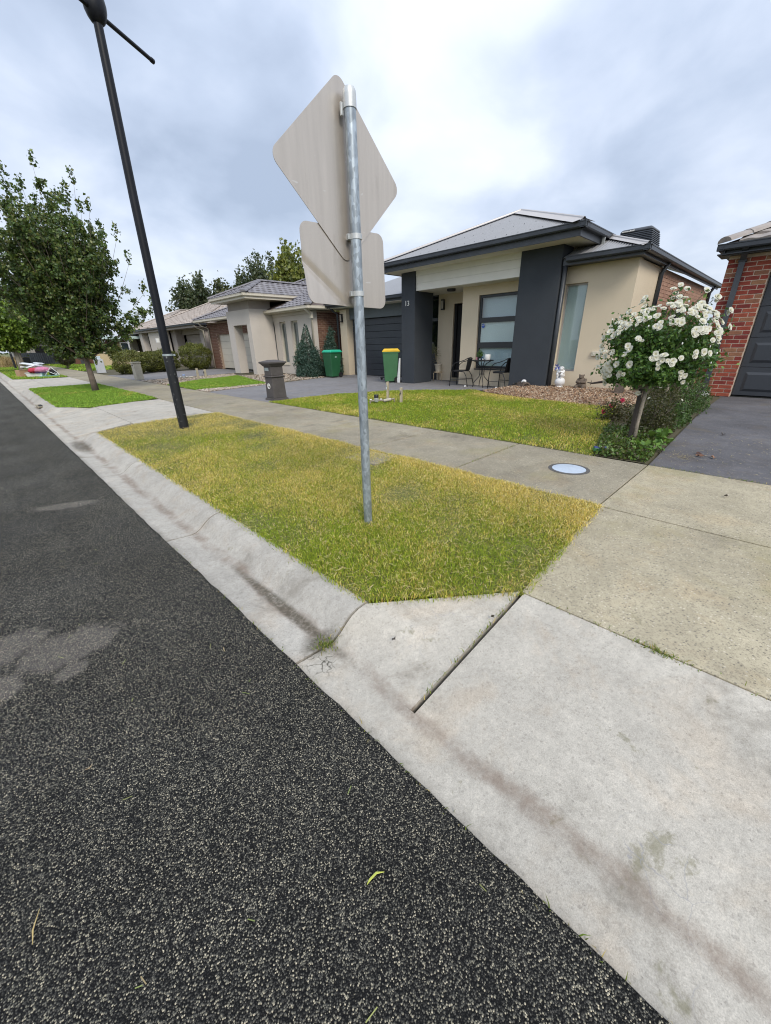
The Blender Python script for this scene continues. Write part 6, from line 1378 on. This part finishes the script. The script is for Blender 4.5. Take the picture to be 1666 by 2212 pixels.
b = MB(); b.blob((-.03, 0, .335), (.072, .078, .085), 14, 10); b.blob((.005, 0, .41), (.062, .07, .075), 14, 10); b.blob((.055, .03, .475), (.052, .048, .054), 14, 10)
limb(b, [(-.02, .055, .31), (.085, .06, .34), (.06, .05, .29), (.075, .05, .275)], [.040, .034, .028, .022]); limb(b, [(-.02, -.055, .31), (.09, -.045, .35), (.07, -.04, .29), (.09, -.04, .275)], [.040, .034, .028, .022])
limb(b, [(.0, .07, .43), (.05, .085, .385), (.09, .03, .41)], [.028, .024, .022]); limb(b, [(.0, -.07, .43), (.06, -.07, .385), (.095, .0, .40)], [.028, .024, .022])
b.blob((.095, .035, .468), (.012, .010, .012), 8, 6)
o = b.build('figure', M['statue'], t); fuse(o, .007)
b = MB()
for k in range(26): q = Vector((rn.gauss(-.35, .6), rn.gauss(0, .7), abs(rn.gauss(.4, .5)))).normalized(); b.blob(Vector((.052, .03, .48))+q*.05, (.014, .014, .013), 7, 5)
o2 = b.build('hair', M['statue'], o, smooth=True)
t = thing('bear_statue', 'brown stone animal statue sitting upright against the beige wall', 'statue', (10.56, 3.66, .125), R(180))
b = MB(); b.blob((0, 0, .10), (.105, .115, .105), 16, 10); b.blob((-.015, -.01, .185), (.085, .095, .095), 16, 10); b.blob((.01, -.02, .285), (.058, .058, .055), 14, 10); b.blob((.055, -.015, .272), (.032, .030, .026), 12, 8)
for s in (-1, 1):
    b.blob((.0, s*.052-.02, .328), (.016, .020, .022), 8, 6); limb(b, [(.0, s*.085, .22), (.06, s*.095, .165), (.105, s*.03, .165)], [.034, .030, .024]); limb(b, [(.03, s*.09, .07), (.11, s*.085, .06), (.125, s*.08, .035)], [.050, .042, .034])
o = b.build('figure', M['bear'], t); fuse(o, .008)
t = thing('log_planter', 'dark bark log planter lying by the foot of the broad pillar', 'planter', (10.22, 5.02, .07), R(60))
b = MB(); n = 16
for k in range(n):
    a = 2*math.pi*k/n; c, s_ = math.cos(a)*.10, math.sin(a)*.085+.085; b.box((-.15, c-.02, s_-.014), (.15, c+.02, s_+.014))
b.build('staves', M['bark'], t, bevel=.004); b = MB(); b.tube([(-.13, 0, .085), (.13, 0, .085)], .085, 14); b.build('core', M['dkwood'], t)
P = RNG.normal(0, 1, (240, 3))*np.array((.05, .08, .06))+np.array((.20, 0, .06)); P[:, 2] = np.abs(P[:, 2]); v, F, c = leaf_np(P, .05, pick([(.03, .025, .02), (.05, .04, .03)], 240), .4); o = np_mesh('dry_foliage', v, [F], M['leaf'], c); o.parent = t
t = thing('turtle_statue', 'white turtle ornament resting on the bark log', 'statue', (10.20, 5.00, .252), R(205))
b = MB(); b.blob((0, 0, .025), (.075, .06, .042), 14, 9); b.build('shell', M['statue'], t, smooth=True); b = MB(); b.blob((.09, 0, .03), (.03, .022, .02), 10, 7)
for x, y in ((.05, .05), (.05, -.05), (-.05, .045), (-.05, -.045)): b.blob((x, y, .006), (.028, .018, .010), 8, 5)
b.build('body', M['statue'], t, smooth=True)
t = thing('pinwheel_flower', 'blue and white pinwheel flower on a stick behind the cherub', 'pinwheel', (10.62, 4.33, .12)); MB().tube([(0, 0, -.1), (0, 0, .50)], .004, 6).build('stick', M['metalblk'], t)
bw = [basic('violet_blue', (.10, .11, .42), .4, n1=None, n2=None), M['statue']]
for k in range(8): a = 2*math.pi*k/8; c, s_ = math.cos(a), math.sin(a); b = MB(); b.add([(-.01, 0, .50), (-.02, c*.05-s_*.022, .50+s_*.05+c*.022), (-.035, c*.10, .50+s_*.10), (-.012, c*.05+s_*.018, .50+s_*.05-c*.018), (-.006, c*.05, .50+s_*.05)], [(0, 1, 2), (0, 2, 3), (0, 3, 4), (0, 4, 1), (1, 4, 2), (2, 4, 3)]); b.build('petal', bw[k % 3 == 0], t)
t = thing('garden_ornament', 'dark tapering wooden ornament with a rusty bracket leaning low by the wall', 'ornament', (10.1, 2.78, .16))
b = MB(); b.tube([(.10, .62, .16), (.06, .50, .15), (.02, .25, .20), (-.06, -.05, .27)], [.008, .018, .030, .040], 8); b.build('beam', M['dkwood'], t, smooth=True); MB().tube([(.07, .53, .11), (.07, .53, .21)], .006, 6).build('pin', M['metalblk'], t); b = MB(); b.blob((-.07, -.12, .29), (.05, .09, .045), 10, 7, .15); b.build('bracket', M['rust'], t, smooth=True); MB().frustum((-.02, -.12), .14, .16, .16, .18, -.05, .22).build('base', M['bark'], t, bevel=.01)
# ------------------------------------------------------------------ WATER METERS AND TAP STAKES
def stake(loc, h, label, rz, tap=True):
    t = thing('tap_stake', label, 'stake', loc, rz); MB().box((-.045, -.022, -.05), (.045, .022, h)).build('post', M['timber'], t, bevel=.004)
    b = MB(); b.tube([(-.045, 0, h-.12), (-.09, 0, h-.12), (-.10, 0, h-.16)], .012, 8); b.tube([(-.075, 0, h-.12), (-.075, 0, h-.08)], .007, 6); b.tube([(-.10, -.0, h-.08), (-.05, .0, h-.08)], .006, 6); b.build('tap', M['strap'] if tap else M['metalblk'], t)
stake((6.86, 6.80, 0), .43, 'taller weathered timber stake with a tap on the front lawn', R(25)); stake((6.72, 6.23, 0), .34, 'shorter weathered timber stake with a tap on the front lawn', R(25), False)
def meter(loc, rz, label, cap):
    t = thing('water_meter', label, 'water meter', loc, rz); b = MB(); b.lathe([(.045, .04), (.05, .05), (.05, .13), (.045, .135)], n=18); b.build('body', M['zinc'], t, smooth='auto'); b = MB(); b.lathe([(.052, .135), (.052, .195), (.048, .20)], n=18); b.build('lid', cap, t, smooth='auto')
    b = MB(); b.tube([(-.14, 0, .07), (.14, 0, .07), (.16, 0, .06), (.42, .03, .09), (.44, .03, -.02)], .020, 8); b.tube([(-.14, 0, .07), (-.15, 0, -.03)], .02, 8); b.build('pipe', M['bark_pale'], t, smooth='auto'); b = MB(); b.tube([(.17, 0, .06), (.34, .02, .08)], .035, 10); b.build('valve', M['mailstone'], t, smooth='auto'); b = MB(); b.blob((-.13, 0, .095), (.03, .02, .016), 8, 6); b.blob((.11, 0, .095), (.028, .02, .016), 8, 6); b.build('handle', M['white'], t, smooth=True)
meter((6.30, 6.62, 0), R(-35), 'small water meter with black cap on the front lawn', M['metalblk'])
stake((6.75, 18.35, 0), .45, 'left timber tap stake by the tiled house lawn', R(20)); stake((6.95, 18.0, 0), .40, 'right timber tap stake by the tiled house lawn', R(20), False)
meter((6.15, 18.3, .05), R(-25), 'pale blue water meter in the pebbles by the tiled house', basic('blue_cap', (.25, .32, .50), .5))
# ------------------------------------------------------------------ RUBBISH PILE on the far verge
t = thing('cardboard_box', 'open brown cardboard box on the far verge, left of the rubbish', 'box', (1.72, 29.75, 0), .35)
MB().box((-.22, -.22, 0), (.22, .22, .34)).build('carton', M['cardboard'], t)
for k, (a, c) in enumerate((((-.22, -.24, .34), (-.02, .22, .352)), ((.01, -.24, .342), (.22, .22, .356)))): MB().box(a, c).build('flap', M['cardboard'], t)
t = thing('plastic_tub', 'white plastic tub full of clothes in the rubbish pile', 'tub', (2.22, 28.95, 0), -.6); b = MB(); b.frustum((0, 0), .68, .42, .80, .50, 0, .20); b.build('tub', M['white'], t, bevel=.02); b = MB(); b.box((-.42, -.27, .20), (.42, .27, .225)); b.build('rim', M['white'], t, bevel=.01)
def cloth(name, label, loc, rad, mat, seed): o = MB().blob((0, 0, 0), rad, 14, 9, .16, rnd=random.Random(seed)).build(name, mat, smooth=True); o.location = loc; return tag(o, label, 'clothes')
cloth('clothes_bundle', 'red bundle of clothes in the rubbish pile', (2.15, 28.75, .33), (.26, .20, .14), basic('red_cloth', (.42, .03, .06), .8, n1=(8, .3)), 1); cloth('clothes_bundle', 'pink bundle of clothes right of the red one', (2.48, 28.6, .35), (.34, .22, .15), basic('pink_cloth', (.50, .18, .30), .8, n1=(8, .3)), 2); cloth('clothes_bundle', 'purple folded cloth beneath the pink bundle', (2.40, 28.65, .25), (.25, .18, .08), basic('purple_cloth', (.12, .05, .18), .8), 3)
t = thing('plastic_bag', 'white plastic sheeting heaped on top of the rubbish pile', 'plastic bag', (2.3, 29.1, .45)); b = MB(); r2 = random.Random(4)
for k in range(7): b.blob((r2.uniform(-.4, .4), r2.uniform(-.2, .2), .08+.02*k), (r2.uniform(.18, .34), .14, .05), 12, 7, .2, rot=Matrix.Rotation(r2.uniform(-.4, .4), 3, 'Y'), rnd=r2)
b.build('sheeting', basic('white_plastic', (.66, .70, .74), .35, n1=(6, .12)), t, smooth=True); b = MB(); b.tube([(-.6, 0, .25), (-.2, 0, .15), (.2, 0, .10)], [.03, .05, .04], 8); b.tube([(-.62, .1, .06), (-.1, .1, .04)], .035, 8); b.build('roll', M['white'], t, smooth=True)
t = thing('drying_rack', 'folded white wire drying rack leaning on the teal lid', 'rack', (2.72, 28.35, 0), -.6)
for a, c in (((-.3, 0, .40), (.35, 0, .06)), ((-.28, .05, .05), (.12, .05, .48)), ((.12, .05, .48), (.42, .05, .12)), ((-.3, .22, .40), (.35, .22, .06))): MB().tube([a, c], .012, 6).build('rod', M['white'], t)
t = MB().frustum((0, 0), .80, .34, .84, .38, 0, .045).build('tub_lid', basic('teal_lid', (.22, .55, .52), .5), bevel=.012); t.location = (2.66, 28.35, 0); t.rotation_euler = (0, 0, -.6); tag(t, 'pale teal plastic lid lying at the front of the rubbish pile', 'lid')
cloth('clothes_bundle', 'black bag at the right end of the rubbish pile', (2.92, 28.6, .17), (.18, .16, .18), M['rubber'], 6)
# ------------------------------------------------------------------ FAR END OF THE STREET
t = thing('metal_fence', 'low dark grey steel panel fence across the far end of the verge', 'fence', (5.5, 51.5, 0))
A_, B_ = Vector((3.6, 57.5, 0)), Vector((7.6, 47.0, 0)); d = (B_-A_); n = 5; dd = d/n; s_ = d.normalized(); nn = Vector((-s_.y, s_.x, 0))
for k in range(n):
    p = A_+dd*k-t.location; q = A_+dd*(k+1)-t.location; b = MB(); m_ = 24
    vs = []
    for i in range(m_+1): c = p.lerp(q, i/m_)+nn*(.02 if (i//2) % 2 else -.02); vs += [c, c+Vector((0, 0, 1.12))]
    b.add(vs, [(2*i, 2*i+2, 2*i+3, 2*i+1) for i in range(m_)]); b.build('panel', M['fascia'], t); b = MB(); b.tube([p, p+Vector((0, 0, 1.16))], .04, 4); b.build('post', M['fascia'], t)
t = thing('cream_wall', 'low cream rendered wall with pale coping at the corner house', 'wall', (8.6, 39.9, 0)); MB().box((-1.45, -.12, 0), (1.6, .12, 1.0)).build('wall', basic('sand_render', (.52, .42, .26), .85), t, bevel=.01); MB().box((-1.5, -.16, 1.0), (1.65, .16, 1.09)).build('coping', M['cream'], t, bevel=.01); MB().box((-.55, -.128, .55), (.05, -.121, .85)).build('panel', basic('tan_panel', (.34, .25, .12), .8), t)
t = thing('carport', 'open carport with pale green roof edge behind the cream wall', 'carport', (9.4, 43, 0)); MB().box((-1.4, -1.2, 2.08), (3.4, 3.0, 2.30)).build('roof', basic('pale_green_fascia', (.45, .56, .54), .5), t, bevel=.01)
for x in (-1.2, .72, 3.2): 
    p = MB(); p.box((x-.05, -1.0, 0), (x+.05, -.9, 2.08)); p.tube([(x, -.95, 1.65), (x-.30, -.95, 2.08)], .03, 6); p.tube([(x, -.95, 1.65), (x+.30, -.95, 2.08)], .03, 6); p.build('post', M['mailgrey'], t)
t = thing('corner_house', 'far brick house with white trim under the carport', 'house', (10.2, 48, 0)); b = MB(); b.box((-3.4, 0, 0), (4, 6, 2.3)); b.build('wall', M['brick_brown'][1], t); b = MB(); b.add([(-4.6, -.6, 2.3), (4.6, -.6, 2.3), (4.6, 3, 3.2), (-4.6, 3, 3.2), (-4.6, 6.6, 2.3), (4.6, 6.6, 2.3)], [(0, 1, 2, 3), (3, 2, 5, 4)]); b.build('roof', M['mailgrey'], t)
for x in (-2.6, .6): w = MB().box((x, -.03, .9), (x+1.2, .02, 1.9)).build('window', M['white'], t); MB().box((x+.08, -.045, .98), (x+1.12, -.031, 1.82)).build('pane', M['darkglass'], w)
t = thing('corner_house', 'distant house with a pale roof behind the grey fence', 'house', (7.3, 66, 0)); b = MB(); b.box((-3.4, 0, 0), (2.6, 8, 2.2)); b.build('wall', M['greige'], t); b = MB(); b.add([(-3.8, -.5, 2.2), (3.0, -.5, 2.2), (2.0, 4, 3.2), (-2.6, 4, 3.2), (-3.8, 8.5, 2.2), (3, 8.5, 2.2)], [(0, 1, 2, 3), (3, 2, 5, 4), (0, 3, 4), (1, 5, 2)]); b.build('roof', M['white'], t); w = MB().box((-1.6, -.03, .8), (.2, .02, 1.8)).build('window', M['dark'], t)
t = thing('retaining_wall', 'low grey wall under the trees behind the far lamp post', 'wall', (3.2, 53.5, 0)); MB().box((-1.6, -.1, 0), (.8, .1, .72)).build('wall', M['fascia'], t); MB().box((-1.65, -.14, .72), (.85, .14, .78)).build('coping', M['mailstone'], t)
# trees across the road, seen mirrored in the patio window
for k, (x, y) in enumerate(((-17, -12), (-19, -6.5), (-16, -17))):
    make_tree('garden_tree', ['leafy tree across the road, middle of the three opposite the grey house', 'leafy tree across the road, furthest along of the three opposite', 'leafy tree across the road, nearest of the three opposite'][k], (x, y, -.1), 1.6, [(0, 0, 4.2, 2.2, 2.2, 2.3)], 26, 7, 18, .30, EUC, .16, .2, seed=40+k, twl=.7)
